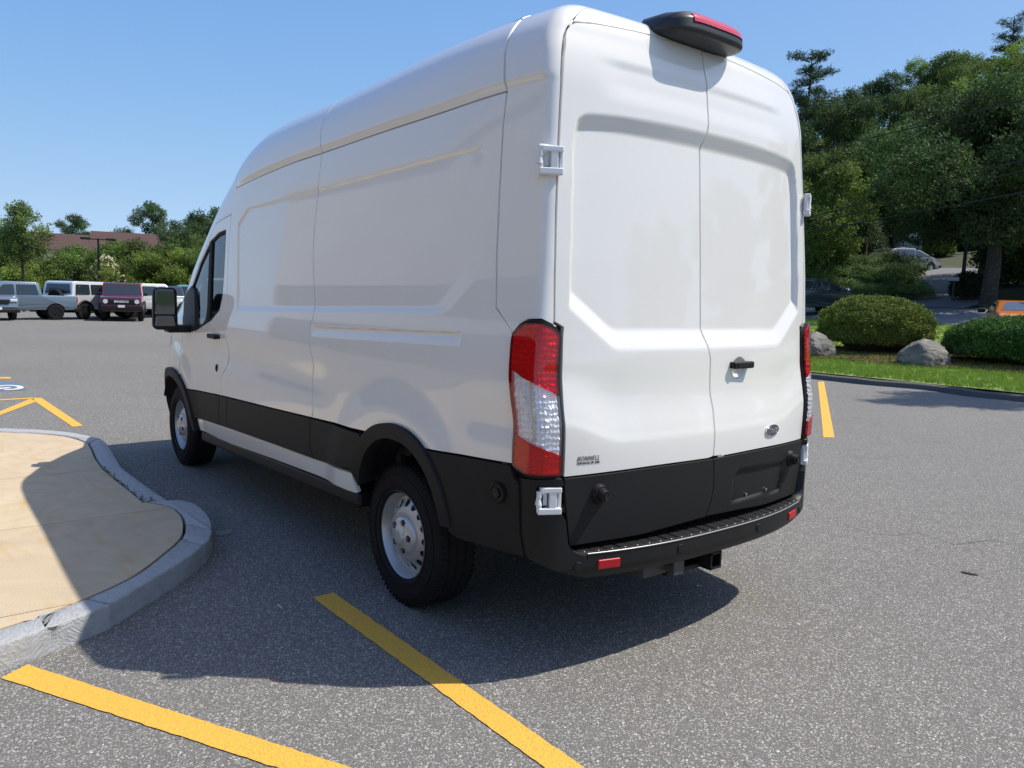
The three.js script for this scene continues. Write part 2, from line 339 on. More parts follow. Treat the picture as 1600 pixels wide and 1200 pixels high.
side('side_body_panel', [...seamLine(uS2, uS1), ...curve(mSeam), ...SP([421, 637], [356.7, 621], [344.5, 618]), ...curve(doorRear.slice().reverse()), ...ap, ...pillarTop.slice().reverse()], paint, {}, van, S, .0065);
const win = SP([353, 359], [352.5, 375], [350, 425], [347.5, 462], [342.5, 485], [330, 500], [307.5, 515], [292.5, 519], [289.5, 515], [290, 462], [300, 447.5], [312.5, 411], [327.5, 378.5], [340, 364.5]);
const doorFront = SP([290.5, 466], [287, 500], [285.5, 520], [284, 550], [281, 577]);
const trimTop = SP([297, 608], [344.5, 618]);
side('front_door', [...doorFront.slice(0, 4), ...archFm.filter(p => p[0] < doorFront[3][0] - .02 && p[1] > trimTop[0][1]).reverse(), trimTop[0], ...doorRear.slice().reverse(), ...ap.slice(0, 4), ...SP([291.8, 460]), ...win.slice(9).map((p, i) => i ? p : [p[0] - .008, p[1] + .02]), ...win.slice(0, 9)], paint, { rim: .03 });
// fender and nose
side('front_fender', [...doorFront.slice(0, 4).reverse(), ...topLine(3.62, 4.45, 12), [4.55, 1.0], [4.5, .75], [4.36, .6], ...archFm.filter(p => p[0] > doorFront[3][0] - .02 && p[0] < 4.28).reverse()], paint, {}, van, S, .02);
// lower trim, sills
const OT = { off: .010, rim: .02 };
side('lower_trim', [trimTop[0], trimTop[1], ...SP([344.8, 664.5]), ...SP([310, 653]), ...archFm.filter(p => p[0] < 3.3 && p[1] > .49 && p[1] < .72)], blackGrain, OT);
side('lower_trim', SP([344.5, 618], [356.7, 621], [357, 668.5], [344.8, 664.5]), blackGrain, OT);
side('lower_trim', SP([356.7, 621], [421, 637], [487, 653], [486.7, 700], [493, 717.5], [421, 691], [357, 668.5]), blackGrain, OT);
side('lower_trim', [...SP([487, 653]), tR[0], ...archRm.filter(p => p[0] > .2 && p[1] < .80 && p[1] > .60).reverse(), ...SP([493, 717.5], [486.7, 700])], blackGrain, OT);
const sillB = SP([315, 673], [353, 692], [421, 716], [495, 744], [560, 772]);
side('sill', [...SP([310, 653], [357, 668.5], [421, 691], [493, 717.5], [553.5, 738]), sillB[4], sillB[3], sillB[2], sillB[1], sillB[0]], paint, { off: -.004, rim: .03 });
const cornerEdge = [[-.80, .86]];
side('rear_lower_trim', [backTrimTop[0], backTrimTop[1], ...SP([806, 745], [812, 753], [814, 830], [821, 870], [780, 860], [722, 839]), ...archRm.filter(p => p[0] < -.3 && p[1] > .51 && p[1] < .84).reverse()], blackGrain, OT);
side('wheel_arch_trim', [...archR, ...archRi.slice().reverse()], blackGrain, { off: .024, rim: .09 });
side('wheel_arch_trim', [...archF, ...archFi.slice().reverse()], blackGrain, { off: .024, rim: .09 });
for (const z of [-1, 1]) {
  mesh('rocker_panel', box(2.70, .085, .24, 1.74, .408, z * .885, .02, 0, 0, -.029), black, van);
  for (const u of [0, 3.77]) {
    const g = new THREE.CylinderGeometry(.47, .47, .42, 32, 1, true, -Math.PI * .36, Math.PI * .72); g.rotateX(-Math.PI / 2); g.translate(u, .36, z * .79);
    const back = new THREE.CircleGeometry(.47, 24, Math.PI * .12, Math.PI * .76); back.translate(u, .36, z * .58);
    mesh('wheel_housing', [g, back], mat([.02, .02, .022], .9, 0, { side: THREE.DoubleSide }), van);
    if (!u) mesh('mud_liner_bracket', [box(.05, .22, .06, .33, .62, z * .78, .02, 0, 0, -.3), box(.12, .05, .05, .25, .72, z * .80, .02)], mat([.05, .05, .055], .6), van);
  }
}
// --- D-pillar wrapping round the corner
const sOf = p => [SW.s(p[0], p[1]), p[1]];
const doorEdgeL = WP([882.6, 55], [878.5, 96], [872.5, 228], [869, 330], [867, 428], [866, 512]);
const tlOut = WP([801, 522], [813, 507], [825, 500], [846, 499.5], [867, 510], [876, 522], [877.5, 742], [870, 747], [825, 745.5], [801, 729]);
const eT = doorEdgeL[0];
const dp = [sOf([uD, 2.762]), sOf([uD, 2.74]), sOf([uD, ytop(uD)]), sOf(dTop), ...dSeam.map(sOf), tlOut[0], tlOut[1], tlOut[2], tlOut[3], tlOut[4], ...doorEdgeL.slice().reverse(), [eT[0] + .006, 2.60], [eT[0] + .02, 2.66], [eT[0] + .03, 2.72], [eT[0] + .03, 2.762]];
const side2 = (name, g, m, parent = van) => { mesh(name, g, m, parent); mesh(name, mirrorZ(g), m, parent); };
side2('corner_pillar', panel(dp, SW, .0125, V3(-.7, 0, -.7), { gap: .005, rim: .026 }), paint);
// --- rear doors
const topS = RP([899, 34], [917, 34.6], [960, 42], [1018.8, 55], [1060, 66.5], [1095.8, 78.4]);
const topY = spline([[-.95, topS[0][1] - .004], ...topS, [.02, topS[5][1] + .002]].filter((p, i, a) => !i || p[0] > a[i - 1][0] + .01));
const topYs = v => topY(-Math.abs(v));
const seamC = [[0.0, topYs(0)], ...RP([1100, 110], [1107, 150], [1107, 195], [1103, 221], [1101, 232], [1101.5, 320], [1102, 400], [1102, 515], [1105, 532], [1110, 560], [1109, 610], [1114, 640], [1116, 665], [1114.5, 714])];
const edgeV = y => { const t = spline(doorEdgeL.slice().reverse().map(p => [p[1], vApex(p[1]) - p[0]]))(y); return t; };
const lowEdge = RP([878.5, 524], [879.5, 640], [880, 746]);
const eL = []; for (let y = 2.53; y > 1.40; y -= .06) eL.push([-edgeV(y), y]);
const topPts = []; for (let v = -.70; v < -.02; v += .05) topPts.push([v, topYs(v)]);
const eTop = [[-.796, 2.561], [-.784, 2.589], [-.765, 2.611], [-.738, 2.626]];
const trimY = spline([...RP([880, 747], [960, 737.5], [1035, 727], [1113, 716])].map(p => p));
const tY = v => trimY(-Math.abs(v));
const trimLine = []; for (let v = lowEdge[2][0]; v < -.02; v += .05) trimLine.push([v, tY(v)]);
const seamBot = seamC[seamC.length - 1];
const doorL = [...eL.slice().reverse(), ...eTop, ...topPts, ...seamC, ...trimLine.slice().reverse(), lowEdge[1], lowEdge[0], [lowEdge[0][0] + .004, lowEdge[0][1] + .03]];
const mir = p => [-p[0], p[1]];
const doorR = [...eL.slice().reverse().map(mir), ...eTop.map(mir), ...topPts.map(mir), ...seamC.map((p, i) => [p[0], p[1]]), [-trimLine[trimLine.length - 1][0], seamBot[1]], ...trimLine.slice().reverse().map(mir), mir(lowEdge[1]), mir(lowEdge[0]), [-lowEdge[0][0] - .004, lowEdge[0][1] + .03]];
const doorLm = mesh('rear_door', panel(doorL, RR, .009, BACK, { gap: .005, rim: .026 }), paint, van);
const doorRm = mesh('rear_door', panel(doorR, RR, .009, BACK, { gap: .005, rim: .026 }), paint, van);
const seamLow = RP([1113, 716], [1113, 760], [1108, 785], [1100, 806]);
const botL = RP([888, 853], [940, 845], [999, 835], [1055, 819.5], [1100, 807]);
const trimEdge = RP([880, 747], [883, 800]);
const trimL = [...trimLine, seamLow[0], ...seamLow.slice(1), ...botL.slice().reverse(), trimEdge[1]];
const trimRp = [...trimLine.map(mir), [seamLow[0][0], seamLow[0][1]], ...seamLow.slice(1), ...botL.slice(0, 4).reverse().map(mir), mir(trimEdge[1])];
mesh('door_trim', panel(trimL, RT, .012, BACK, { gap: .003, off: .008 }), blackGrain, doorLm);
mesh('door_trim', panel(trimRp, RT, .012, BACK, { gap: .003, off: .008 }), blackGrain, doorRm);
// header above the doors
{
  const hl = []; const yT = 2.762;
  const xs = [.02, .05, .1, .2, .3, .4, .5, .6, .7];
  const bot = []; bot.push([eT[0] + .006, 2.60]); for (let v = -.745; v <= -.001; v += .04) { const y = topYs(v); bot.push([vApex(y) + v, y]); } { const y = topYs(0); bot.push([vApex(y), y]); }
  const top = []; for (let y = topYs(0); y <= yT; y += .012) top.push([vApex(y), y]);
  const left = [[eT[0] + .03, yT], [eT[0] + .03, 2.72], [eT[0] + .02, 2.66]];
  const g = panel([...bot, ...top, ...left], SW, .0125, V3(-.7, .4, 0), { gap: .003 });
  mesh('roof_header', merge([g, mirrorZ(g)]), paint, van);
}
const SR = (u, w) => { const q = roofQ(Math.abs(w)); return V3(u, yOf(u, q), w); };
const UP = V3(0, 1, 0);
mesh('roof', panel([[uD, -.789], [2.35, -.789], [2.35, .789], [uD, .789]], SR, .04, UP, { off: -.003, rim: .03 }), paint, van);
mesh('roof_end', panel([[-.70, -.5], [uD + .02, -.5], [uD + .02, .5], [-.70, .5]], SR, .05, UP, { off: -.012, rim: .02 }), paint, van);
mesh('windshield_header', panel([[2.35, -.789], [2.62, -.789], [2.62, .789], [2.35, .789]], SR, .04, UP, { off: -.002, rim: .02 }), paint, van);
mesh('windshield', panel([[2.63, -.755], [3.70, -.77], [3.70, .77], [2.63, .755]], SR, .05, UP, { off: -.004, rim: .01 }), glassDark, van);
side2('windshield_surround', panel([[2.60, -.80], [3.75, -.80], [3.75, -.76], [2.60, -.745]], SR, .02, UP, { off: -.006, rim: .02 }), sealBlack);
mesh('hood', panel([[3.72, -.789], [4.50, -.789], [4.50, .789], [3.72, .789]], SR, .04, UP, { off: -.002, rim: .03 }), paint, van);
{ // nose, seen only from the far side
  const W = .72;
  mesh('front_bumper', box(.34, .42, 1.72, 4.52, .55, 0, .12), blackGrain, van);
  mesh('nose', box(.22, .40, 1.62, 4.47, 1.0, 0, .10), paint, van);
  mesh('grille', box(.05, .26, .86, 4.575, .98, 0, .03), black, van);
  for (const z of [-1, 1]) mesh('headlight', box(.16, .22, .34, 4.49, 1.06, z * .66, .05), clearLens, van);
  mesh('underbody', [box(5.2, .12, 1.1, 1.7, .46, 0, .03), box(4.6, .10, .12, 1.6, .36, -.42, .02), box(4.6, .10, .12, 1.6, .36, .42, .02), cyl(.05, .05, 1.5, 'z', 0, .345, 0), new THREE.SphereGeometry(.15, 16, 12).translate(0, .345, .05), cyl(.04, .04, 1.5, 'z', 3.77, .345, 0), box(.9, .2, .5, 1.2, .34, .3, .05), cyl(.045, .045, 3.0, 'x', 1.6, .34, .2)], mat([.02, .02, .02], .9), van);
  mesh('cargo_floor', [box(3.02, .03, 1.14, .55, .60, 0), box(1.5, .03, .38, 1.30, .60, -.76), box(1.5, .03, .38, 1.30, .60, .76)], mat([.2, .16, .11], .9), van);
}
// --- tail lights
function tailLight(flip) {
  const G = g => flip ? mirrorZ(g) : g, root = new THREE.Group(); root.name = 'tail_light'; van.add(root);
  const rf = V3(-.7, 0, -.7), o = roundPoly(tlOut, .02), q = (a, b) => G(panel(a, SW, .01, rf, b));
  mesh('housing', q(o, { off: .006, rim: .05 }), sealBlack, root);
  const inn = inset(densify(area2(tlOut) < 0 ? roundPoly(tlOut, .02).reverse() : roundPoly(tlOut, .02), .01), .014);
  const W2 = WP([802, 574], [874, 622], [874, 710], [802, 668]);
  const xs = inn.map(p => p[0]), s0 = Math.min(...xs), s1 = Math.max(...xs);
  const lineY = (s, a, b) => a[1] + (b[1] - a[1]) * (s - a[0]) / (b[0] - a[0]);
  const cut = (keep) => { const out = []; const n = inn.length; for (let i = 0; i < n; i++) { const a = inn[i], b = inn[(i + 1) % n], ka = keep(a), kb = keep(b); if (ka >= 0) out.push(a); if ((ka >= 0) !== (kb >= 0)) { const t = ka / (ka - kb); out.push([a[0] + (b[0] - a[0]) * t, a[1] + (b[1] - a[1]) * t]); } } return out; };
  const top = cut(p => p[1] - lineY(p[0], W2[0], W2[1])), bot = cut(p => lineY(p[0], W2[3], W2[2]) - p[1]);
  mesh('red_lens', q(top, { off: .024, rim: .014, gap: .0015 }), redLens, root);
  mesh('red_lens', q(bot, { off: .024, rim: .014, gap: .0015 }), redLens, root);
  const sL = s0 + .022, sR = s1 - .004;
  mesh('red_lens', q([[s0 + .002, lineY(s0, W2[0], W2[1])], [sL, lineY(sL, W2[0], W2[1])], [sL, lineY(sL, W2[3], W2[2])], [s0 + .002, lineY(s0, W2[3], W2[2])]], { off: .024, rim: .014, gap: .001 }), redLens, root);
  mesh('clear_lens', q([[sL, lineY(sL, W2[0], W2[1])], [sR, lineY(sR, W2[0], W2[1])], [sR, lineY(sR, W2[3], W2[2])], [sL, lineY(sL, W2[3], W2[2])]], { off: .022, rim: .014, gap: .001 }), clearLens, root);
  // reflector: facets behind the lenses
  const fac = (s, y) => { const c = SW(s, y), e = .004; const n = SW(s + e, y).sub(SW(s - e, y)).cross(SW(s, y + e).sub(SW(s, y - e))).normalize(); if (n.dot(rf) < 0) n.negate(); const q = N(Math.floor(s * 60) * 7.3, Math.floor(y * 44) * 3.7, 2), a = s * 60 - Math.floor(s * 60), b = y * 44 - Math.floor(y * 44); return c.addScaledVector(n, .009 + .009 * (Math.abs(a - .5 + q * .5) * .7 + Math.abs(b - .5 - q * .6))); };
  mesh('reflector', G(panel(inset(inn, .006), fac, .0042, rf, { rim: 0 })), mat([.78, .78, .78], .34, .45), root);
  const sm = (sL + sR) / 2 - .02;
  mesh('divider', q([[sm, lineY(sm, W2[0], W2[1]) - .01], [sm + .006, lineY(sm, W2[0], W2[1]) - .01], [sm + .006, lineY(sm, W2[3], W2[2]) + .01], [sm, lineY(sm, W2[3], W2[2]) + .01]], { off: .020, rim: .01 }), mat([.6, .5, .35], .4), root);
}
tailLight(false); tailLight(true);
// --- bumper
const bc = BP([811, 752], [812, 746], [880, 747.5], [882, 760], [838, 762], [838, 803], [879, 803], [885, 814], [888, 850], [896, 862], [917.5, 868.5], [915.5, 902], [874, 895], [842.5, 882], [822, 871], [814, 830]);
const bcR = roundPoly(bc, [.01, .01, .012, .008, .006, .006, .006, .008, .012, .02, 0, .004, .02, .03, .02, .01]);
side2('bumper_corner', panel(bcR, SB, .014, V3(-.7, 0, -.7), { gap: .002, rim: .05, off: .002 }), black);
const bTop = BP([917.5, 868.5], [970, 860], [1030, 850], [1075, 840]), bBot = BP([915.5, 902], [960, 897.5], [1030, 884], [1075, 873.5]);
const yB1 = bTop.reduce((a, p) => a + p[1], 0) / bTop.length, yB0 = bBot.reduce((a, p) => a + p[1], 0) / bBot.length;
const vC = -(.962 - bTop[0][0]);
const SBc = (v, y) => V3(Ub(v, y), y, v);
mesh('bumper_beam', panel([[vC, yB0], [-vC, yB0], [-vC, yB1], [vC, yB1]], SBc, .014, BACK, { gap: .002, rim: .05, off: .002 }), black, van);
{
  const groove = v => { const a = Math.abs(((v / .062) % 1 + 1) % 1 - .5); return a < .075 ? -.009 : 0; };
  const ST = (v, t) => { const u0 = Ub(v, yB1) + .004; return V3(u0 + t, yB1 + .002 + (t > .02 && t < .15 ? groove(v) : 0) + .004 * sst(0, .02, t), v); };
  mesh('bumper_step', panel([[-.86, 0], [.86, 0], [.86, .15], [-.86, .15]], ST, .0042, UP, { rim: .02 }), blackGrain, van);
  const edge = []; for (let v = vC; v <= -vC + .001; v += .05) edge.push([Ub(v, yB1) - .002, yB1 + .003, v]);
  mesh('step_edge', tube(edge, .0035, 60, 6), mat([.35, .35, .35], .35, .6), van);
  const studs = []; for (let v = -.82; v <= .83; v += .062) studs.push(new THREE.SphereGeometry(.0035, 8, 6).translate(Ub(v, yB1) + .016, yB1 + .006, v));
  mesh('step_studs', studs, mat([.5, .5, .5], .4, .5), van, null, 'stuff');
}
const bpt = (x, y, off) => { const [s, yy] = br(x, y); const p = SB(s, yy); const a = SB(s + .004, yy).sub(SB(s - .004, yy)).normalize(); const n = V3(-a.z, 0, a.x); if (n.dot(V3(-1, 0, -.3)) < 0) n.negate(); return [p.addScaledVector(n, off), n, a]; };
function place(g, p, n, tangent) {        // local x = tangent (to the right), y up, z = outward
  const z = n.clone().normalize(), x = tangent.clone().normalize(), y = new THREE.Vector3().crossVectors(z, x).normalize();
  g.applyMatrix4(new THREE.Matrix4().makeBasis(x, y, z).setPosition(p)); return g;
}
function both(name, g, m, parent = van) { mesh(name, g.clone(), m, parent); mesh(name, mirrorZ(g), m, parent); }
for (const [x, y] of [[903, 886], [1063, 857]]) { const [p, n, a] = bpt(x, y, .003); both('parking_sensor', place(merge([cyl(.016, .016, .008, 'z', 0, 0, 0, 20), new THREE.TorusGeometry(.018, .003, 8, 24)]), p, n, V3(-n.z, 0, n.x).multiplyScalar(-1)), black); }
{ const [p, n] = bpt(951, 880, .002), t = V3(n.z, 0, -n.x).multiplyScalar(1); both('reflector_strip', place(box(.105, .040, .012, 0, 0, 0, .006), p, n, t.dot(V3(0, 0, 1)) > 0 ? t : t.negate()), redOpaque); }
// hitch, trailer plug
{
  const q = onSurf((v, y) => V3(-1.10, y, v), .1, .4, [1108, 872]);
  const h = [box(.16, .075, .010, -1.06, q[1], q[0] - .034), box(.16, .075, .010, -1.06, q[1], q[0] + .034), box(.16, .010, .078, -1.06, q[1] + .035, q[0]), box(.16, .010, .078, -1.06, q[1] - .035, q[0])];
  mesh('tow_hitch', [...h, box(.07, .09, 1.0, -.92, q[1] + .02, 0, .01), box(.16, .02, .3, -1.0, q[1] - .03, q[0] - .12)], black, van);
  const t = onSurf((v, y) => V3(-1.13, y, v), -.2, .4, [1058, 886]);
  mesh('trailer_socket', [cyl(.032, .032, .06, 'x', -1.10, t[1], t[0], 20), box(.015, .075, .07, -1.135, t[1] + .004, t[0], .006), box(.03, .02, .05, -1.13, t[1] + .04, t[0] + .02, .005), box(.1, .12, .16, -1.03, t[1] + .02, t[0] - .08, .01)], mat([.05, .05, .05], .5), van);
}
// bump stops on the doors, plug on the side
for (const sgn of [1, -1]) {
  const [v, y] = rear0(935, 771), P = RT(v * sgn, y), n = V3(-1, 0, .16 * Math.sign(v * sgn)).normalize();
  mesh('door_stop', place(merge([cyl(.035, .047, .03, 'z', 0, 0, .012, 24).rotateX(0), cyl(.024, .030, .03, 'z', 0, 0, .035, 24), cyl(.012, .012, .01, 'z', 0, 0, .052, 16), new THREE.TorusGeometry(.019, .0035, 8, 24).translate(0, 0, .05)]), P, n, V3(0, 0, 1)), black, sgn > 0 ? doorLm : doorRm);
}
{ const [u, y] = side0(782, 769), P = S(u, y).add(V3(0, 0, -.012)); both('side_plug', place(merge([cyl(.043, .043, .02, 'z', 0, 0, 0, 28), cyl(.022, .022, .012, 'z', 0, 0, .012, 24), new THREE.TorusGeometry(.035, .006, 8, 28).translate(0, 0, .01)]), P, V3(-.1, 0, -1), V3(-1, 0, .1)), black); }
// hinges
function hinge(p, n, t) {
  const w = .096, h = .108;
  const g = merge([
    box(w * .9, .022, .03, .004, h / 2 - .011, 0, .005), box(w, .026, .034, 0, -h / 2 + .013, 0, .005), box(.030, h - .03, .028, .012, 0, 0, .004),
    box(.012, h - .03, .012, w / 2 - .006, 0, -.004, .003), box(.035, h * .62, .006, w / 2 - .022, 0, -.013),
    cyl(.011, .011, .025, 'y', -w / 2 + .006, .026, .004, 14), cyl(.009, .014, .030, 'y', -w / 2 + .004, .0, .004, 14), cyl(.012, .009, .028, 'y', -w / 2 + .006, -.03, .004, 14),
    box(.02, .02, .02, -w / 2 + .02, .035, 0, .004), box(.026, .016, .018, -w / 2 + .02, -.036, 0, .004), box(.016, .05, .01, -.016, .004, -.010)]);
  return place(g, p, n, t);
}
for (const [x, y] of [[859, 252]]) { const [s, yy] = wr(x, y); const p = SW(s, yy), n = V3(-.88, 0, -.47).normalize(); p.addScaledVector(n, .020); both('door_hinge', hinge(p, n, V3(n.z, 0, -n.x).negate().dot(V3(0, 0, 1)) > 0 ? V3(n.z, 0, -n.x).negate() : V3(n.z, 0, -n.x)), whitePart);
  const cup = place(box(.07, .135, .03, 0, 0, 0, .012), SW(s - .015, yy).addScaledVector(n, -.014), n, V3(n.z, 0, -n.x).negate()); both('hinge_pocket', cup, paint); }
{ const [s, yy] = br(859, 783), p = SB(s, yy), n = V3(-.88, 0, -.47).normalize(); p.addScaledVector(n, -.008); const t = V3(n.z, 0, -n.x); both('door_hinge', hinge(p, n, t.dot(V3(0, 0, 1)) > 0 ? t : t.negate()), whitePart); }
// rear handle, emblem, dealer lettering
{
  const P = RR(hand[0], hand[1] + .002), n = V3(-1, 0, .03).normalize(), p = V3(U0(...hand), hand[1] + .004, hand[0]);
  mesh('door_handle', place(merge([box(.155, .034, .022, 0, 0, .022, .010), box(.022, .03, .03, -.064, 0, .006, .006), box(.022, .03, .03, .064, 0, .006, .006), cyl(.009, .009, .006, 'z', -.045, 0, .034, 16)]), p, n, V3(0, 0, 1)), black, doorRm);
  const em = rear0(1206, 672), ep = V3(U0(...em), em[1], em[0]), en = V3(-1, .03, .14).normalize(), et = V3(.14, 0, 1);
  const ell = (rx, ry, d, z) => { const g = cyl(1, 1, d, 'z', 0, 0, 0, 40); g.scale(rx, ry, 1); g.translate(0, 0, z); return g; };
  const E = mesh('emblem', place(ell(.066, .029, .006, .003), ep, en, et), chrome, doorRm);
  mesh('emblem_field', place(ell(.0625, .0262, .006, .0045), ep, en, et), mat([.006, .012, .045], .12, .2, { clearcoat: 1 }), E);
  const tg = text('Ford', .026, .0015, .35, fontS); tg.computeBoundingBox(); const bb = tg.boundingBox; tg.translate(-(bb.max.x + bb.min.x) / 2, -.011, .0078);
  mesh('lettering', place(merge([tg, ((g) => g)(new THREE.TorusGeometry(1, .03, 6, 40).scale(.055, .0205, .03).translate(0, 0, .0078))]), ep, en, et), chrome, E);
  const onDoor = (g, c, sc) => { const p = g.attributes.position, [v0, y0] = c; for (let i = 0; i < p.count; i++) { const v = v0 + p.getX(i), y = y0 + p.getY(i); const q = RR(v, y); p.setXYZ(i, q.x - .0012 - p.getZ(i), y, v); } g.computeVertexNormals(); return g; };
  const c0 = rear0(900.5, 721), c1 = rear0(936.5, 713), w = c1[0] - c0[0];
  const t1 = text('BONNELL', .030, .0006, .28, fontR); t1.computeBoundingBox(); t1.scale(w / t1.boundingBox.max.x, .62, 1);
  mesh('dealer_lettering', onDoor(t1, c0), mat([.01, .01, .012], .4), doorLm);
  const d0 = rear0(901.5, 726), t2 = text('WINCHESTER, MA  (800)', .0085, .0006, 0); t2.computeBoundingBox(); t2.scale(w * .98 / t2.boundingBox.max.x, 1, 1);
  mesh('dealer_lettering', onDoor(t2, d0), mat([.01, .01, .012], .4), doorLm);
  // plate screws
  for (const [x, y] of [[1166, 772], [1197, 764.5]]) { const q = rear0(x, y), s = RT(...q); mesh('plate_screw', cyl(.006, .006, .01, 'x', s.x - .012, s.y, s.z, 10), chrome, doorRm); }
}
// brake light pod above the doors
{
  const c = rear0(1018, 48), e = rear0(1163, 96), v0 = -.34, v1 = .34;
  const px = (x, y, u) => { const d = rayDir(x, y), t = (u - CAM.x) / d.x; return CAM.clone().addScaledVector(d, t); };
  const a = px(1016, 36, -.99), b = px(1164, 92, -1.03);
  const vm = (a.z + b.z) / 2 + .085, hw = (b.z - a.z) / 2 - .035, yb = topYs(0) + .012;
  const podS = (t, k) => { // k around the section, t across
    const x = (t - .5) * 2, sq = Math.pow(1 - Math.abs(x) ** 5, .5), z = vm + x * hw;
    const sec = [[.10, 0], [-.06, -.012], [-.122, -.004], [-.134, .012], [-.126, .062], [-.098, .090], [-.01, .108], [.12, .112]];
    const i = Math.min(6, Math.floor(k)), f = k - i, A = sec[i], B = sec[i + 1]; const ux = A[0] + (B[0] - A[0]) * f, yy = A[1] + (B[1] - A[1]) * f;
    const base = U0(z, topYs(z)), k1 = .06 + .94 * sq; return V3(base + .02 + (ux - .02) * k1 + (ux > 0 ? .03 * (1 - sq) : 0), topYs(z) + .008 + .02 * (1 - sq) + yy * k1, z);
  };
  const pod = new THREE.BufferGeometry(), P = [], I = [], nt = 40, nk = 42;
  for (let i = 0; i <= nt; i++) for (let k = 0; k <= nk; k++) { const p = podS(i / nt, k / nk * 6.999); P.push(p.x, p.y, p.z); }
  for (let i = 0; i < nt; i++) for (let k = 0; k < nk; k++) { const a = i * (nk + 1) + k, b = a + nk + 1; I.push(a, a + 1, b, b, a + 1, b + 1); }
  pod.setAttribute('position', new THREE.Float32BufferAttribute(P, 3)); pod.setIndex(I); pod.computeVertexNormals();
  const pm = mesh('brake_light', pod, mat([.02, .02, .021], .38, 0, { side: THREE.DoubleSide }), van);
  const L = [], LI = []; for (let i = 0; i <= 24; i++) for (let k = 0; k <= 4; k++) { const p = podS(.20 + i / 24 * .74, 3.55 + k / 4 * 1.15); p.x -= .004; p.y += .002; L.push(p.x, p.y, p.z); }
  for (let i = 0; i < 24; i++) for (let k = 0; k < 4; k++) { const a = i * 5 + k; LI.push(a, a + 1, a + 5, a + 5, a + 1, a + 6); }
  const lg = new THREE.BufferGeometry(); lg.setAttribute('position', new THREE.Float32BufferAttribute(L, 3)); lg.setIndex(LI); lg.computeVertexNormals();
  mesh('brake_lens', lg, mat([.6, .02, .05], .15, 0, { clearcoat: 1, side: THREE.DoubleSide }), pm);
}
// --- wheels
const lugDark = mat([.03, .03, .03], .6), lugSteel = mat([.2, .2, .2], .4, .8);
function makeWheel() {
  const w = new THREE.Group(); w.name = 'wheel';
  const R = .357, W = .235, pr = [[.212, -.10], [.225, -.112], [.25, -.118], [.30, -.116], [.325, -.108], [.338, -.098], [.347, -.09], [.353, -.078]];
  const tread = []; for (const [z, d] of [[-.07, 0], [-.060, 0], [-.058, .008], [-.048, .008], [-.046, 0], [-.016, 0], [-.014, .008], [-.004, .008], [-.002, 0], [.028, 0], [.030, .008], [.04, .008], [.042, 0], [.075, 0]]) tread.push([R - d, z]);
  const all = [...pr, ...tread, ...pr.slice().reverse().map(p => [p[0], -p[1]])];
  const tg = new THREE.LatheGeometry(all.map(p => new THREE.Vector2(p[0], p[1])), 72); tg.rotateX(Math.PI / 2);
  const lugs = []; for (let i = 0; i < 72; i++) for (const z of [-.082, .082]) { const a = i / 72 * 2 * Math.PI; const b = new THREE.BoxGeometry(.007, .016, .034); b.translate(0, R - .0100, z); b.rotateZ(a); lugs.push(b); }
  const tyre = mesh('tyre', tg, rubber, w); mesh('tread_lugs', lugs, rubber, tyre);
  const ring = new THREE.TorusGeometry(.305, .003, 6, 72).translate(0, 0, -.1155), ring2 = new THREE.TorusGeometry(.245, .003, 6, 72).translate(0, 0, -.118); mesh('sidewall_ring', [ring, ring2], rubber, tyre);
  const barrel = new THREE.LatheGeometry([[.224, -.114], [.228, -.108], [.220, -.098], [.207, -.092], [.203, -.06], [.190, -.05], [.186, .02], [.19, .09], [.224, .10]].map(p => new THREE.Vector2(p[0], p[1])), 64); barrel.rotateX(Math.PI / 2);
  const rim = mesh('rim', barrel, mat([.52, .525, .53], .38, .6, { side: THREE.DoubleSide }), w);
  const silver = mat([.52, .525, .53], .38, .6), n = 15, sec = [], r0 = .088, r1 = .196, rh = .159, hr = .0205, wd = Math.PI / n * rh;
  const SD = (a, b) => { const th = a / rh; return V3(b * Math.cos(th), b * Math.sin(th), -.050 - .034 * sst(.19, .115, b)); };
  const half = [[0, r0], [wd, r0], [wd, rh - hr], ...Array.from({ length: 9 }, (_, i) => { const t = -Math.PI / 2 - (i + 1) / 10 * Math.PI; return [wd + hr * Math.cos(t), rh + hr * Math.sin(t)]; }), [wd, rh + hr], [wd, r1], [0, r1]];
  const hp = panel(half, SD, .008, V3(0, 0, -1), { rim: .006 }), hq = panel(half.map(p => [-p[0], p[1]]), SD, .008, V3(0, 0, -1), { rim: .006 });
  for (let i = 0; i < n; i++) for (const g of [hp, hq]) sec.push(g.clone().rotateZ(i / n * 2 * Math.PI));
  mesh('disc', sec, silver, rim);
  mesh('brake_drum', cyl(.17, .17, .08, 'z', 0, 0, .03, 32), dark, w);
  const cap = new THREE.LatheGeometry([[0.001, -.128], [.030, -.128], [.040, -.126], [.046, -.116], [.064, -.112], [.088, -.104], [.100, -.090], [.104, -.074]].map(p => new THREE.Vector2(p[0], p[1])), 48); cap.rotateX(Math.PI / 2);
  const hub = mesh('hub_cap', cap, mat([.55, .555, .56], .34, .45, { side: THREE.DoubleSide }), w);
  for (let i = 0; i < 5; i++) { const a = i / 5 * 2 * Math.PI + .6; const c = new THREE.CylinderGeometry(.0185, .0185, .012, 5); c.rotateX(Math.PI / 2); c.rotateZ(a); c.translate(.070 * Math.cos(a), .070 * Math.sin(a), -.1070); mesh('lug_recess', c, lugDark, hub); mesh('lug_nut', cyl(.010, .011, .016, 'z', .070 * Math.cos(a), .070 * Math.sin(a), -.1075, 6), lugSteel, hub); }
  return w;
}
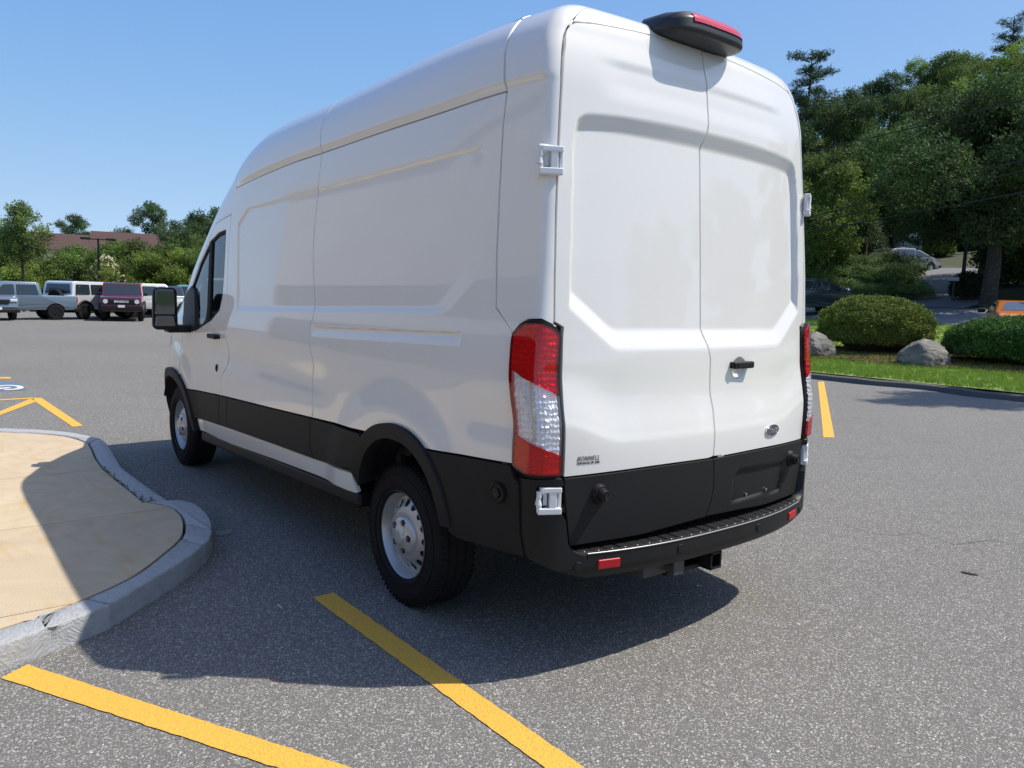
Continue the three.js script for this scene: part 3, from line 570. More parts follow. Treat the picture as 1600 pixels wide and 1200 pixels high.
{
  const w0 = makeWheel(); let k = 0;
  for (const [u, z, spin] of [[0, -.868, 0], [3.77, -.868, .35], [0, .868, .2], [3.77, .868, .5]]) { const w = k++ ? w0.clone() : w0; w.position.set(u, .354, z); w.rotation.set(0, z > 0 ? Math.PI : 0, 0); for (const c of w.children) c.rotation.z = spin; van.add(w); }
}
// --- cab: glazing, mirrors, interior
{
  const wi = (poly, name, m, o) => { const g = panel(poly, S, .03, OUTL, o); mesh(name, g, m, van); mesh(name, mirrorZ(g), m, van); };
  const frameIn = inset(densify(area2(win) < 0 ? win.slice().reverse() : win, .03), .022);
  wi([...densify(win, .03), win[0], ...(() => { const f = area2(win) * area2(frameIn) > 0 ? frameIn.slice().reverse() : frameIn; let b = 0, bd = 9; f.forEach((p, i) => { const d = Math.hypot(p[0] - win[0][0], p[1] - win[0][1]); if (d < bd) { bd = d; b = i; } }); return [...f.slice(b), ...f.slice(0, b + 1)]; })()], 'window_seal', sealBlack, { off: -.006, rim: .02 });
  const glassPoly = frameIn; wi(glassPoly, 'door_window', glassDark, { off: -.014, rim: 0 });
  const dv = SP([327.5, 378], [331, 374], [325.5, 506], [321, 508]); wi(dv, 'window_divider', sealBlack, { off: -.002, rim: .02 });
  const sail = SP([290, 462], [300, 447.5], [305, 455], [307, 512], [292.5, 519], [289, 515]); wi(sail, 'mirror_sail', black, { off: .008, rim: .03 });
  // door handle and keyhole
  const [hu, hy] = side0(337, 525.5), hp = S(hu, hy); both('door_handle', place(merge([box(.175, .036, .03, 0, 0, .03, .012), box(.03, .03, .03, -.07, 0, .01, .006), box(.03, .03, .03, .07, 0, .01, .006)]), hp, V3(0, 0, -1), V3(-1, 0, 0)), black);
  const [ku, ky] = side0(338, 575), kp = S(ku, ky); both('door_lock', place(merge([cyl(.024, .024, .008, 'z', 0, 0, .002, 20), cyl(.012, .012, .012, 'z', 0, 0, .004, 12)]).scale(.7, 1.15, 1), kp, V3(0, 0, -1), V3(-1, 0, 0)), black);
  for (const z of [-1, 1]) {
    const m = new THREE.Group(); m.name = 'wing_mirror'; van.add(m);
    const T = (g) => { g.rotateY(-.18 * 1); g.translate(3.22, 1.375, -1.225); return z < 0 ? g : mirrorZ(g.index ? g.toNonIndexed() : g); };
    const shp = (w, h, d, x, y, r) => { const s = new THREE.Shape(), a = w / 2, b = h / 2; s.moveTo(-a + r, -b); s.lineTo(a - r, -b); s.quadraticCurveTo(a, -b, a, -b + r); s.lineTo(a * .94, b - r); s.quadraticCurveTo(a * .93, b, a * .93 - r, b); s.lineTo(-a * .9 + r, b); s.quadraticCurveTo(-a * .95, b, -a * .95, b - r); s.lineTo(-a, -b + r); s.quadraticCurveTo(-a, -b, -a + r, -b); const g = new THREE.ExtrudeGeometry(s, { depth: d, bevelEnabled: true, bevelSize: .008, bevelThickness: .008, bevelSegments: 3, curveSegments: 6 }); g.translate(0, y, 0); g.rotateY(Math.PI / 2); g.translate(x, 0, 0); return g; };
    mesh('housing', T(merge([shp(.165, .315, .09, .0, 0, .035), shp(.13, .26, .06, .09, 0, .05)])), black, m);
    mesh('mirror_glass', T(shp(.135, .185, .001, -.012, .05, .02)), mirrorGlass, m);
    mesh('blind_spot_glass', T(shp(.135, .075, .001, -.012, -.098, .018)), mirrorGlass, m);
    mesh('mirror_arm', box(.14, .06, .22, 3.29, 1.215, z * 1.10, .025), black, m);
  }
  const trim = mat([.035, .034, .033], .8), grey = mat([.25, .24, .22], .9), seatM = mat([.03, .03, .032], .95);
  mesh('dashboard', box(.5, .42, 1.72, 3.42, 1.02, 0, .08), trim, van);
  mesh('cab_bulkhead', box(.03, 1.6, 1.75, 2.05, 1.4, 0), grey, van);
  mesh('headliner', box(.62, .03, 1.5, 2.38, 2.16, 0, .01), grey, van);
  mesh('cab_floor', box(1.7, .03, 1.8, 2.9, .62, 0), trim, van);
  for (const z of [-.48, .48]) mesh('seat', [box(.5, .16, .52, 2.62, .92, z, .06), box(.15, .62, .5, 2.38, 1.28, z, .06, 0, 0, .18), box(.11, .2, .28, 2.31, 1.70, z, .05, 0, 0, .15)], seatM, van);
  const sw = new THREE.TorusGeometry(.19, .016, 10, 36); sw.rotateY(Math.PI / 2); sw.rotateZ(-.9 + Math.PI / 2 - .3); sw.translate(3.02, 1.28, -.48); mesh('steering_wheel', [sw, box(.05, .05, .3, 3.03, 1.27, -.48, .02)], trim, van);
  mesh('grab_handle', tube([[3.10, 1.78, .80], [3.03, 1.70, .74], [3.10, 1.55, .76], [3.22, 1.45, .84]], .018, 20, 8), grey, van);
}

// ---------------------------------------------------------------- surface textures (stones, specks, grain; the bark is darkened for crown shade)
const toS = x => Math.round(255 * (x <= .0031308 ? 12.92 * x : 1.055 * Math.pow(clamp(x), 1 / 2.4) - .055));
function tex(n, fill, srgb = true) { const d = new Uint8Array(n * n * 4); fill(d, n); const t = new THREE.DataTexture(d, n, n, THREE.RGBAFormat); t.wrapS = t.wrapT = THREE.RepeatWrapping; t.magFilter = THREE.LinearFilter; t.minFilter = THREE.LinearMipmapLinearFilter; t.generateMipmaps = true; t.anisotropy = 8; if (srgb) t.colorSpace = THREE.SRGBColorSpace; t.needsUpdate = true; return t; }
const aspN = 2048, aspH = new Float32Array(aspN * aspN), aspC = new Float32Array(aspN * aspN * 3);
for (let i = 0; i < aspN * aspN; i++) { const v = .065 + .04 * rnd(); aspC[i * 3] = v * 1.02; aspC[i * 3 + 1] = v; aspC[i * 3 + 2] = v * .98; aspH[i] = rnd() * .25; }
for (let k = 0; k < 330000; k++) {
  const cx = rnd() * aspN, cy = rnd() * aspN, r = .9 + 2.0 * rnd() ** 3, t = rnd(), v = t < .5 ? rr(.065, .14) : t < .96 ? rr(.15, .25) : rr(.26, .36), w = rr(-.05, .09), hh = rr(.4, 1);
  for (let y = -3; y <= 3; y++) for (let x = -3; x <= 3; x++) { const d = Math.hypot(x + .4 * Math.sin(k + y), y * (1 + .3 * Math.sin(k))); if (d > r) continue; const i = ((Math.floor(cy) + y + aspN) % aspN) * aspN + (Math.floor(cx) + x + aspN) % aspN; const q = v * rr(.88, 1.1); aspC[i * 3] = q * (1 + w); aspC[i * 3 + 1] = q; aspC[i * 3 + 2] = q * (1 - w); aspH[i] = hh * (1 - .4 * (d / r) ** 2); }
}
const aspMap = tex(aspN, (d, n) => { for (let i = 0; i < n * n; i++) { for (let c = 0; c < 3; c++) d[i * 4 + c] = toS(aspC[i * 3 + c]); d[i * 4 + 3] = 255; } });
const aspBump = tex(aspN, (d, n) => { for (let i = 0; i < n * n; i++) { d[i * 4] = d[i * 4 + 1] = d[i * 4 + 2] = Math.round(255 * aspH[i]); d[i * 4 + 3] = 255; } }, false);
const concMap = tex(1024, (d, n) => { for (let j = 0; j < n; j++) for (let i = 0; i < n; i++) { const a = i / n * 2 * Math.PI, b = j / n * 2 * Math.PI; const x = 3 * Math.cos(a), y = 3 * Math.sin(a), z = 3 * Math.cos(b), w = 3 * Math.sin(b); const f = fbm(x + z * .7, y + w * .7, z - w * .3), st = N(x * .6 + 4 + z * .2, y * .6 + w * 2.6, z * 2.6); const sp = rnd(); let v = .80 + .07 * f + .05 * (sp - .5) + (sp > .992 ? -.18 : 0); const s = Math.max(0, st - .12) * .6; const k = (j * n + i) * 4; d[k] = toS(v * (.67 - .02 * s)); d[k + 1] = toS(v * (.54 - .14 * s)); d[k + 2] = toS(v * (.37 - .24 * s)); d[k + 3] = 255; } });
const yellowMap = tex(512, (d, n) => { for (let i = 0; i < n * n; i++) { const x = i % n, y = (i / n) | 0; const sp = rnd(), f = N(x * .05, y * .05, 3) + N(x * .2, y * .2, 7) * .6; const worn = sp > .93 - .12 * f; const v = rr(.86, 1.05) * (1 + .05 * f); d[i * 4] = toS(worn ? .16 : .80 * v); d[i * 4 + 1] = toS(worn ? .13 : .44 * v); d[i * 4 + 2] = toS(worn ? .08 : .055 * v); d[i * 4 + 3] = 255; } });
const graniteMap = tex(512, (d, n) => { for (let i = 0; i < n * n; i++) { const x = i % n, y = (i / n) | 0; const f = fbm(x * .02, y * .02, 2), v = .42 + .06 * f + rr(-.07, .07); d[i * 4] = toS(v * .98); d[i * 4 + 1] = toS(v); d[i * 4 + 2] = toS(v * 1.01); d[i * 4 + 3] = 255; } });
const rockBump = tex(512, (d, n) => { for (let i = 0; i < n * n; i++) { const x = i % n, y = (i / n) | 0, a = x / n * 6.283, b = y / n * 6.283; const v = .5 + .25 * fbm(4 * Math.cos(a) + 3, 4 * Math.sin(a) + 2 * Math.cos(b) * 2, 4 * Math.sin(b)) + rr(-.1, .1); d[i * 4] = d[i * 4 + 1] = d[i * 4 + 2] = Math.round(255 * clamp(v)); d[i * 4 + 3] = 255; } }, false);
const barkMap = tex(256, (d, n) => { for (let i = 0; i < n * n; i++) { const x = i % n, y = (i / n) | 0; const f = Math.abs(N(x * .12, y * .03, 1)) + .4 * Math.abs(N(x * .3, y * .08, 4)); const v = .03 + .07 * f; d[i * 4] = toS(v * 1.1); d[i * 4 + 1] = toS(v * .95); d[i * 4 + 2] = toS(v * .8); d[i * 4 + 3] = 255; } });  // shade of the crown on the trunks is put into this darker bark colour
const rep = (t, a) => { const c = t.clone(); c.repeat.set(a, a); c.needsUpdate = true; return c; };

// ---------------------------------------------------------------- ground
function gridGeo(x0, x1, nx, z0, z1, nz, yf, cf) {
  const P = [], C = [], U = [], I = [];
  for (let j = 0; j <= nz; j++) for (let i = 0; i <= nx; i++) { const x = x0 + (x1 - x0) * i / nx, z = z0 + (z1 - z0) * j / nz; P.push(x, yf(x, z), z); U.push(x, z); if (cf) C.push(...cf(x, z)); }
  for (let j = 0; j < nz; j++) for (let i = 0; i < nx; i++) { const a = j * (nx + 1) + i; I.push(a, a + nx + 1, a + 1, a + 1, a + nx + 1, a + nx + 2); }
  const g = new THREE.BufferGeometry(); g.setAttribute('position', new THREE.Float32BufferAttribute(P, 3)); g.setAttribute('uv', new THREE.Float32BufferAttribute(U, 2)); if (cf) g.setAttribute('color', new THREE.Float32BufferAttribute(C, 3)); g.setIndex(I); g.computeVertexNormals(); return g;
}
function sheet(pts, yf, step) {       // flat or draped polygon, pts [x, z]
  const g = panel(pts, (x, z) => V3(x, typeof yf === 'number' ? yf : yf(x, z), z), step || 1e3, UP, { rim: 0 }); return g;
}
const asphaltMat = mat([1, 1, 1], .92, 0, { map: rep(aspMap, 1 / 3.1), bumpMap: rep(aspBump, 1 / 3.1), bumpScale: .004, vertexColors: true, specularIntensity: .35 });
const lot = add(new THREE.Mesh(gridGeo(-60, 140, 500, -60, 12.6, 180, () => 0, (x, z) => { const f = fbm(x * .22, z * .22, 1) * .07 + fbm(x * 1.3, z * 1.3, 8) * .05 + Math.max(0, N(x * .5, z * .5, 4) - .45) * -.3; return [1.74 + f * 1.5, 1.70 + f * 1.5, 1.59 + f * 1.5]; }), asphaltMat), 'parking_lot', null, null, null, 'structure');
lot.receiveShadow = true;
const far = add(new THREE.Mesh(gridGeo(-400, 600, 20, -400, 600, 20, () => -.06), mat([.06, .09, .03], 1)), 'ground', null, null, null, 'structure'); far.receiveShadow = true;
const yellow = mat([1, 1, 1], .75, 0, { map: rep(yellowMap, 1.6), bumpMap: rep(aspBump, 1 / 3.1), bumpScale: .003 });
const G = (x, y, h = 0) => ground(x, y, h);
const ext = (a, b, k) => [a[0] + (b[0] - a[0]) * k, a[1] + (b[1] - a[1]) * k];
function wobble(pts, amp) { const d = densify(pts, .03); return d.map(p => [p[0] + amp * N(p[0] * 30, p[1] * 30, 3), p[1] + amp * N(p[0] * 30, p[1] * 30, 9)]); }
function stripe(pts) { const m = mesh('painted_line', sheet(wobble(pts, .005), .004), yellow, lot); return m; }
{ const a = G(42, 1039.5), b = G(1.5, 1060.5), c = ext(a, G(480, 1179), 1.9), d = ext(b, G(420, 1197), 1.9); stripe([b, a, c, d]); }
{ const a = G(521, 926.5), b = G(488, 934.5), c = ext(a, G(912, 1200), 2.2), d = ext(b, G(850, 1200), 2.2); stripe([b, a, c, d]); }
stripe([G(1278, 597), G(1287.5, 596.5), G(1304, 684), G(1286.5, 684)]);
stripe([G(52, 621.7), G(64.7, 622), G(130.4, 665.7), G(113.7, 667.5), G(55, 628)]);
{ const a = G(57, 627.6), b = G(47, 623.6); stripe([b, a, ext(a, G(0, 649), 2), ext(b, G(0, 643), 2)]); }
{ const a = G(54, 623), b = G(54, 621.4); stripe([b, a, ext(a, G(0, 626.2), 2.2), ext(b, G(0, 624.4), 2.2)]); }
{ const a = G(17, 591.9), b = G(17, 589.3); stripe([b, a, ext(a, G(0, 592.1), 5), ext(b, G(0, 589.5), 5)]); }
{ // blue accessible-parking square with its white wheelchair symbol
  const blue = mat([.10, .17, .25], .8, 0, { bumpMap: rep(aspBump, 1 / 3.1), bumpScale: .003 }), whiteP = mat([.62, .6, .5], .8);
  const c = G(42, 609.5), d = G(30, 598), e = ext(d, G(0, 597.3), 2.4), f = ext(c, G(0, 611.5), 1.9);
  mesh('accessible_marking', sheet(wobble([c, d, e, f], .02), .004), blue, lot);
  const w = G(12, 606.2), ring = []; for (let i = 0; i <= 28; i++) { const a = -2.2 + i / 28 * 4.4; ring.push([w[0] + .34 * Math.sin(a + .2), w[1] + .20 * Math.cos(a + .2)]); } for (let i = 28; i >= 0; i--) { const a = -2.2 + i / 28 * 4.4; ring.push([w[0] + .22 * Math.sin(a + .2), w[1] + .12 * Math.cos(a + .2)]); }
  mesh('wheelchair_symbol', [sheet(ring, .008), sheet([[w[0] - .25, w[1] - .35], [w[0] - .1, w[1] - .35], [w[0] + .05, w[1] + .02], [w[0] - .1, w[1] + .04]], .008), sheet([[w[0] + .1, w[1] - .9], [w[0] + .24, w[1] - .9], [w[0] + .24, w[1] - .3], [w[0] + .1, w[1] - .3]], .008)], whiteP, lot);
}
{ // thin cracks and a few fallen leaves
  const crackM = mat([.10, .098, .095], .95), crack = l => { const a = curve(l.map(p => G(...p)), 12).map(p => [p[0] + .02 * N(p[0] * 9, p[1] * 9, 1), p[1] + .02 * N(p[0] * 9, p[1] * 9, 5)]); mesh('crack', sheet([...a, ...a.slice().reverse().map(p => [p[0] + .004 + .004 * N(p[0] * 20, p[1] * 20), p[1] + .004])], .003), crackM, lot); };
  crack([[1262, 790], [1310, 816], [1380, 836], [1440, 834], [1490, 850], [1560, 846], [1640, 870]]); crack([[60, 545], [92, 548], [93, 560], [96, 575]]); crack([[1290, 700], [1350, 716], [1440, 712], [1560, 730]]);
  for (const [x, y, a] of [[1515, 897, .3]]) { const p = G(x, y); const g = new THREE.SphereGeometry(1, 8, 5).scale(.05, .004, .018).rotateY(a).translate(p[0], .006, p[1]); mesh('dry_leaf', g, mat([.06, .055, .05], .9), lot); }
}
{ // light stones of a worn asphalt patch by the kerb
  const ps = [G(336, 831), G(358, 828), G(363, 832), G(352, 838), G(337, 837)]; mesh('worn_patch', sheet(wobble(ps, .02), .003), mat([.30, .28, .24], .95, 0, { bumpMap: rep(aspBump, 1), bumpScale: .004 }), lot);
}
// kerb and pavement
const KH = .115;
const granite = mat([1, 1, 1], .75, 0, { map: rep(graniteMap, 2.5), bumpMap: rep(rockBump, 3), bumpScale: .010 });
const pave = add(new THREE.Group(), 'pavement', null, null, null, 'structure');
const K = (l) => l.map(p => G(p[0], p[1], KH));
const farO = K([[155, 684], [112.5, 675.5], [62.5, 671], [0, 668.5]]), farI = K([[139, 692.5], [108, 682], [62.5, 676.8], [0, 674]]);
const exO = ext(farO[2], farO[3], 7), exI = ext(farI[2], farI[3], 7);
const nearO = K([[174, 943.5], [138, 958.5], [75, 981], [0, 1008]]), nearI = K([[135, 934.5], [60, 963], [0, 982.5]]);
const ko = ext(nearO[2], nearO[3], 14), ki = ext(nearI[1], nearI[2], 18);
const stones = [
  [[exO, ...farO.slice().reverse()], [exI, ...farI.slice().reverse()]],
  [K([[155, 684], [164, 689], [172, 699], [181, 714], [191, 730]]), K([[139, 692.5], [145, 703], [150, 715], [162.5, 732.5]])],
  [K([[191, 730], [226, 756], [262.5, 781]]), K([[162.5, 732.5], [195, 759], [225, 782.5]])],
  [K([[262.5, 781], [280, 780.5], [292.5, 782.5], [305, 786.5], [315, 792.5], [325, 803], [331, 815], [332.5, 828]]), K([[225, 782.5], [250, 787], [270, 792.5], [282.5, 802.5], [287, 810], [289, 818]])],
  [K([[332.5, 828], [329, 841], [318, 852.5]]), K([[289, 818], [288, 831], [283, 841]])],
  [K([[318, 852.5], [300, 866.5], [282, 879], [254, 896], [225, 912.5], [200, 928], [174, 943.5]]), K([[283, 841], [272, 852], [261, 861], [236, 881], [210, 899], [175, 917], [135, 934.5]])],
  [[...nearO, ko], [...nearI, ki]]];
const innerLine = [];
for (const [o, i] of stones) {
  const co = curve(o, 5), ci = curve(i, 5); let pl = [...co, ...ci.slice().reverse()]; if (area2(pl) < 0) pl = pl.slice().reverse();
  const q = inset(densify(pl, .06), .0135), sh = new THREE.Shape(q.map(p => new THREE.Vector2(p[0], -p[1])));
  const g = new THREE.ExtrudeGeometry(sh, { depth: KH + .03, bevelEnabled: true, bevelSize: .008, bevelThickness: .012, bevelSegments: 2, steps: 3 });
  const p = g.attributes.position; g.rotateX(-Math.PI / 2); g.translate(0, -.042 , 0);
  for (let k = 0; k < p.count; k++) { const y = p.getY(k); const w = y < KH - .02 ? .012 : .003; p.setX(k, p.getX(k) + w * N(p.getX(k) * 14, y * 18, p.getZ(k) * 14)); p.setZ(k, p.getZ(k) + w * N(p.getX(k) * 14 + 40, y * 18, p.getZ(k) * 14)); }
  g.computeVertexNormals(); mesh('kerbstone', toCreasedNormals(g, .9), granite, pave); innerLine.push(...ci.slice(0, -1));
}
innerLine.push(ki);
{
  let poly = [...innerLine, [ki[0], -13], [exI[0], -13], exI]; poly = poly.filter((p, i) => !i || Math.hypot(p[0] - poly[i - 1][0], p[1] - poly[i - 1][1]) > 1e-4);
  if (area2(poly) < 0) poly.reverse(); poly = inset(densify(poly, .12), .012);
  const conc = [1, .965, 1.03].map(k => mat([k, k, k], .88, 0, { map: rep(concMap, 1 / 2.6), bumpMap: rep(aspBump, 1 / 2), bumpScale: .0012, specularIntensity: .3 }));
  const j1 = G(150, 733, KH)[0], j2 = G(250, 794, KH)[0]; const step = j1 - j2; const xs = [-12, -8]; for (let x = j2 - 3 * step; x < exI[0] + 3; x += step) xs.push(x);
  xs.sort((a, b) => a - b); let n = 0;
  for (let i = 0; i < xs.length - 1; i++) for (const [z0, z1] of [[-13, -8.6], [-8.6, -5.6], [-5.6, -2.95], [-2.95, 2]]) {
    const c = clipRect(poly, xs[i] + .004, z0 + .004, xs[i + 1] - .004, z1 - .004); if (c.length < 3 || Math.abs(area2(c)) < .01) continue;
    const q = area2(c) < 0 ? c.slice().reverse() : c; const sh = new THREE.Shape(q.map(p => new THREE.Vector2(p[0], -p[1])));
    const g = new THREE.ExtrudeGeometry(sh, { depth: KH + .02, bevelEnabled: false }); g.rotateX(-Math.PI / 2); g.translate(0, -.024 - .002 * rnd(), 0); mesh('concrete_slab', g, conc[n++ % 3], pave);
  }
  mesh('pavement_bed', sheet(poly, KH - .035), mat([.03, .028, .025], 1), pave);
}
// weeds in the kerb joint
function leafClump(n, r, len, wid, flat = .5) {
  const P = [], I = [];
  for (let i = 0; i < n; i++) {
    const d = V3(rr(-1, 1), rr(-flat, flat) + .2, rr(-1, 1)).normalize(), c = d.clone().multiplyScalar(r * rnd() ** .5), t = V3(rr(-1, 1), rr(-1, 1) * .7, rr(-1, 1)).normalize(), nn = V3(rr(-1, 1), rr(.2, 1.4), rr(-1, 1)).normalize(), b = t.clone().cross(nn).normalize(), l = len * rr(.6, 1.2), w = wid * rr(.6, 1.2), o = P.length / 3;
    for (const [a, e, f] of [[-.5, 0, 0], [0, -.5, .08], [.5, 0, -.06], [0, .5, .08]]) { const p = c.clone().addScaledVector(t, a * l).addScaledVector(b, e * w).addScaledVector(nn, f * l); P.push(p.x, p.y, p.z); }
    I.push(o, o + 1, o + 3, o + 1, o + 2, o + 3);
  }
  const g = new THREE.BufferGeometry(); g.setAttribute('position', new THREE.Float32BufferAttribute(P, 3)); g.setIndex(I); const q = g.toNonIndexed(); q.computeVertexNormals(); return q;
}
const leafMat = (c, t = .35) => mat(c, .75, 0, { transmission: t, thickness: 0, side: THREE.DoubleSide, specularIntensity: .4 });
const DUM = new THREE.Object3D();
function instances(name, geo, m, list, parent, kind = 'stuff') {
  const im = new THREE.InstancedMesh(geo, m, list.length); im.name = name; im.castShadow = im.receiveShadow = true; if (kind) im.userData.kind = kind;
  list.forEach((q, i) => { DUM.position.set(q[0], q[1], q[2]); DUM.rotation.set(q[4] || 0, q[5] || 0, q[6] || 0); DUM.scale.setScalar(q[3]); DUM.updateMatrix(); im.setMatrixAt(i, DUM.matrix); if (q[7]) im.setColorAt(i, q[7]); });
  im.instanceMatrix.needsUpdate = true; if (parent) parent.add(im); return im;
}
{
  const l = []; const pts = K([[165, 734], [175, 743], [186, 752], [196, 760], [206, 768], [216, 775], [222, 781], [232, 783], [240, 785]]);
  for (const p of pts) for (let i = 0; i < 5; i++) l.push([p[0] + rr(-.10, .10), KH + rr(-.01, .02), p[1] + rr(-.012, .012), rr(.35, .8), rr(0, 6), rr(0, 6), 0, lin(rr(.03, .06), rr(.07, .12), rr(.02, .03))]);
  const w = instances('weeds', leafClump(6, .03, .03, .012), leafMat([1, 1, 1]), l, null); add(w, 'weeds', 'small green weeds growing in the kerb joint beside the concrete walk', 'weeds', null, 'stuff');
}

// ---------------------------------------------------------------- land on the right: kerb, lawn, street, driveway, hill
const Tz = spline([[12.4, .09], [13.5, .16], [16, .32], [18, .42], [22, .58], [24.6, .80], [27, .98], [30, 1.25], [35.6, 1.85], [43, 3.0], [55, 4.7], [75, 7.5], [110, 11], [200, 14]]);
const T = (x, z) => Tz(z) + .03 * N(x * .3, z * .3, 2) * sst(13, 16, z);
function onLand(x, y) { const d = rayDir(x, y); for (let t = 8; t < 200; t += .05) { const p = CAM.clone().addScaledVector(d, t); if (p.y < T(p.x, p.z) && p.z > 12.4) return p; } return CAM.clone().addScaledVector(d, 90); }
const st0 = onLand(1480, 508.5).z, st1 = st0 + 6.2;
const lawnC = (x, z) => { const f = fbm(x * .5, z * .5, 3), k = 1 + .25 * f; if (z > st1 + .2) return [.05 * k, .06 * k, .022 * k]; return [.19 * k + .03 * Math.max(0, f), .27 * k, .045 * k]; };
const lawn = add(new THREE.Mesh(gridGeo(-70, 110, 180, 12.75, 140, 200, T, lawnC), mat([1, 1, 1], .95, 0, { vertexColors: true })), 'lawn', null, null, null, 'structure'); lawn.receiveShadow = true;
const kb = [[1257.5, 591], [1349, 601], [1440, 609], [1517, 620], [1600, 628.5]].map(p => G(...p));
{
  const line = [ext(kb[1], kb[0], 12), ext(kb[1], kb[0], 4), ...kb, ext(kb[3], kb[4], 6), ext(kb[3], kb[4], 26)].sort((a, b) => a[0] - b[0]); const P = [], I = []; const c = curve(line, 14);
  const sec = [[-.02, 0], [0, .02], [.015, .085], [.05, .105], [.20, .11], [.30, .10], [.45, .0]];
  c.forEach((p, i) => { const w = .012 * N(p[0] * 2, 5); for (const s of sec) P.push(p[0], s[1] + (s[1] > .05 ? w : 0), p[1] + s[0] + .02 * N(p[0] * 1.5, s[1] * 9, 3)); });
  for (let i = 0; i < c.length - 1; i++) for (let k = 0; k < sec.length - 1; k++) { const a = i * sec.length + k, b = a + sec.length; I.push(a, a + 1, b, b, a + 1, b + 1); }
  const g = new THREE.BufferGeometry(); g.setAttribute('position', new THREE.Float32BufferAttribute(P, 3)); g.setIndex(I); g.computeVertexNormals();
  add(mesh('kerb', g, mat([.075, .074, .074], .9, 0, { side: THREE.DoubleSide, bumpMap: null }), null), 'kerb', null, null, null, 'structure');
}
const roadMat = mat([.17, .17, .175], .9), drape = (o) => (x, z) => T(x, z) + o;
add(new THREE.Mesh(gridGeo(-70, 110, 90, st0, st1, 8, drape(.03)), roadMat), 'street', null, null, null, 'structure').receiveShadow = true;
const L2 = (l) => l.map(p => { const q = onLand(...p); return [q.x, q.z]; });
{
  const d = L2([[1392, 467], [1408, 459], [1424, 450], [1440, 440], [1447, 430], [1440, 424.5], [1420, 424]]);
  const r = L2([[1420, 420.5], [1534, 420.5], [1534, 440], [1560, 470]]);
  add(mesh('driveway', sheet([...d, ...r, [r[3][0], st1 - .1], [d[0][0], st1 - .1]], drape(.06), 1), roadMat, null), 'driveway', null, null, null, 'structure');
  const mb = L2([[1250, 560], [1300, 563], [1375, 570], [1440, 574], [1504, 578.5], [1600, 586]]); const far = mb.map(p => [p[0] + 1.0, p[1] + 3.4]).reverse();
  const mulchMat = mat([.095, .048, .030], 1, 0, { bumpMap: rep(rockBump, 2), bumpScale: .03 });
  add(mesh('mulch_bed', sheet([...mb, ext(mb[4], mb[5], 2), ext(far[1], far[0], 2), ...far], drape(.025), .8), mulchMat, null), 'mulch_bed', null, null, null, 'structure');
  const chips = []; for (let i = 0; i < 5000; i++) { const t = rnd() * 5, k = Math.floor(t), p = ext(mb[k], mb[k + 1], t - k), w = rnd() * 3; const x = p[0] + w * .3, z = p[1] + w; chips.push([x, T(x, z) + .035, z, rr(.5, 1.3), rr(-.4, .4), rr(0, 6), rr(-.4, .4), lin(rr(.08, .2), rr(.04, .09), rr(.025, .05))]); }
  add(instances('mulch', new THREE.BoxGeometry(.09, .02, .03), mat([1, 1, 1], 1), chips, null), 'mulch_chips', 'brown bark mulch chips lying round the clipped shrubs', 'mulch', null, 'stuff');
  const slope = L2([[1385, 466], [1408, 458], [1424, 449.5], [1438, 440], [1432, 432], [1415, 440], [1398, 452], [1375, 464]]);
  add(mesh('bare_bank', sheet(slope, drape(.05), 1), mat([.12, .06, .04], 1, 0, { bumpMap: rep(rockBump, 1), bumpScale: .04 }), null), 'bare_bank', null, null, null, 'structure');
}
{ // grass blades
  const P = [], I = []; for (let i = 0; i < 7; i++) { const a = rr(0, 6.28), r = rr(0, .05), x = r * Math.cos(a), z = r * Math.sin(a), h = rr(.04, .075), dx = rr(-.03, .03), dz = rr(-.03, .03), o = P.length / 3; P.push(x - .005, 0, z, x + .005, 0, z + .003, x + dx, h, z + dz); I.push(o, o + 1, o + 2); }
  const g = new THREE.BufferGeometry(); g.setAttribute('position', new THREE.Float32BufferAttribute(P, 3)); g.setIndex(I); g.computeVertexNormals();
  const l = []; for (let i = 0; i < 52000; i++) { const near = rnd() < .6; const x = rr(-8, 16), z = near ? rr(12.8, 16.5) : rr(16.5, st0); const f = fbm(x * .8, z * .8, 6); l.push([x, T(x, z), z, rr(.7, 1.4), rr(-.2, .2), rr(0, 6), rr(-.2, .2), lin(rr(.22, .34) + .05 * f, rr(.34, .46), rr(.05, .08))]); }
  add(instances('grass', g, leafMat([1, 1, 1], .3), l, null), 'grass', 'short green mown grass on the lawn behind the kerb', 'grass', null, 'stuff');
}

// ---------------------------------------------------------------- vegetation
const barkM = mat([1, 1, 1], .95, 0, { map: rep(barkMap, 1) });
const clumpA = [leafClump(26, .45, .17, .10), leafClump(26, .45, .15, .09)];
const clumpP = leafClump(18, .34, .26, .035, .25);
const leafW = leafMat([1, 1, 1], .5), leafN = leafMat([1, 1, 1], .3);
function limb(a, b, r0, r1, bend = .1) {
  const m = [(a[0] + b[0]) / 2 + rr(-bend, bend), (a[1] + b[1]) / 2 + rr(0, bend), (a[2] + b[2]) / 2 + rr(-bend, bend)], c = new THREE.CatmullRomCurve3([V3(...a), V3(...m), V3(...b)]);
  const g = new THREE.TubeGeometry(c, 8, 1, 7, false), p = g.attributes.position; for (let i = 0; i < p.count; i++) { const k = Math.floor(i / 8) / 8, ce = c.getPointAt(clamp(k)); const r = r0 + (r1 - r0) * k; p.setXYZ(i, ce.x + (p.getX(i) - ce.x) * r, ce.y + (p.getY(i) - ce.y) * r, ce.z + (p.getZ(i) - ce.z) * r); }
  return g;
}
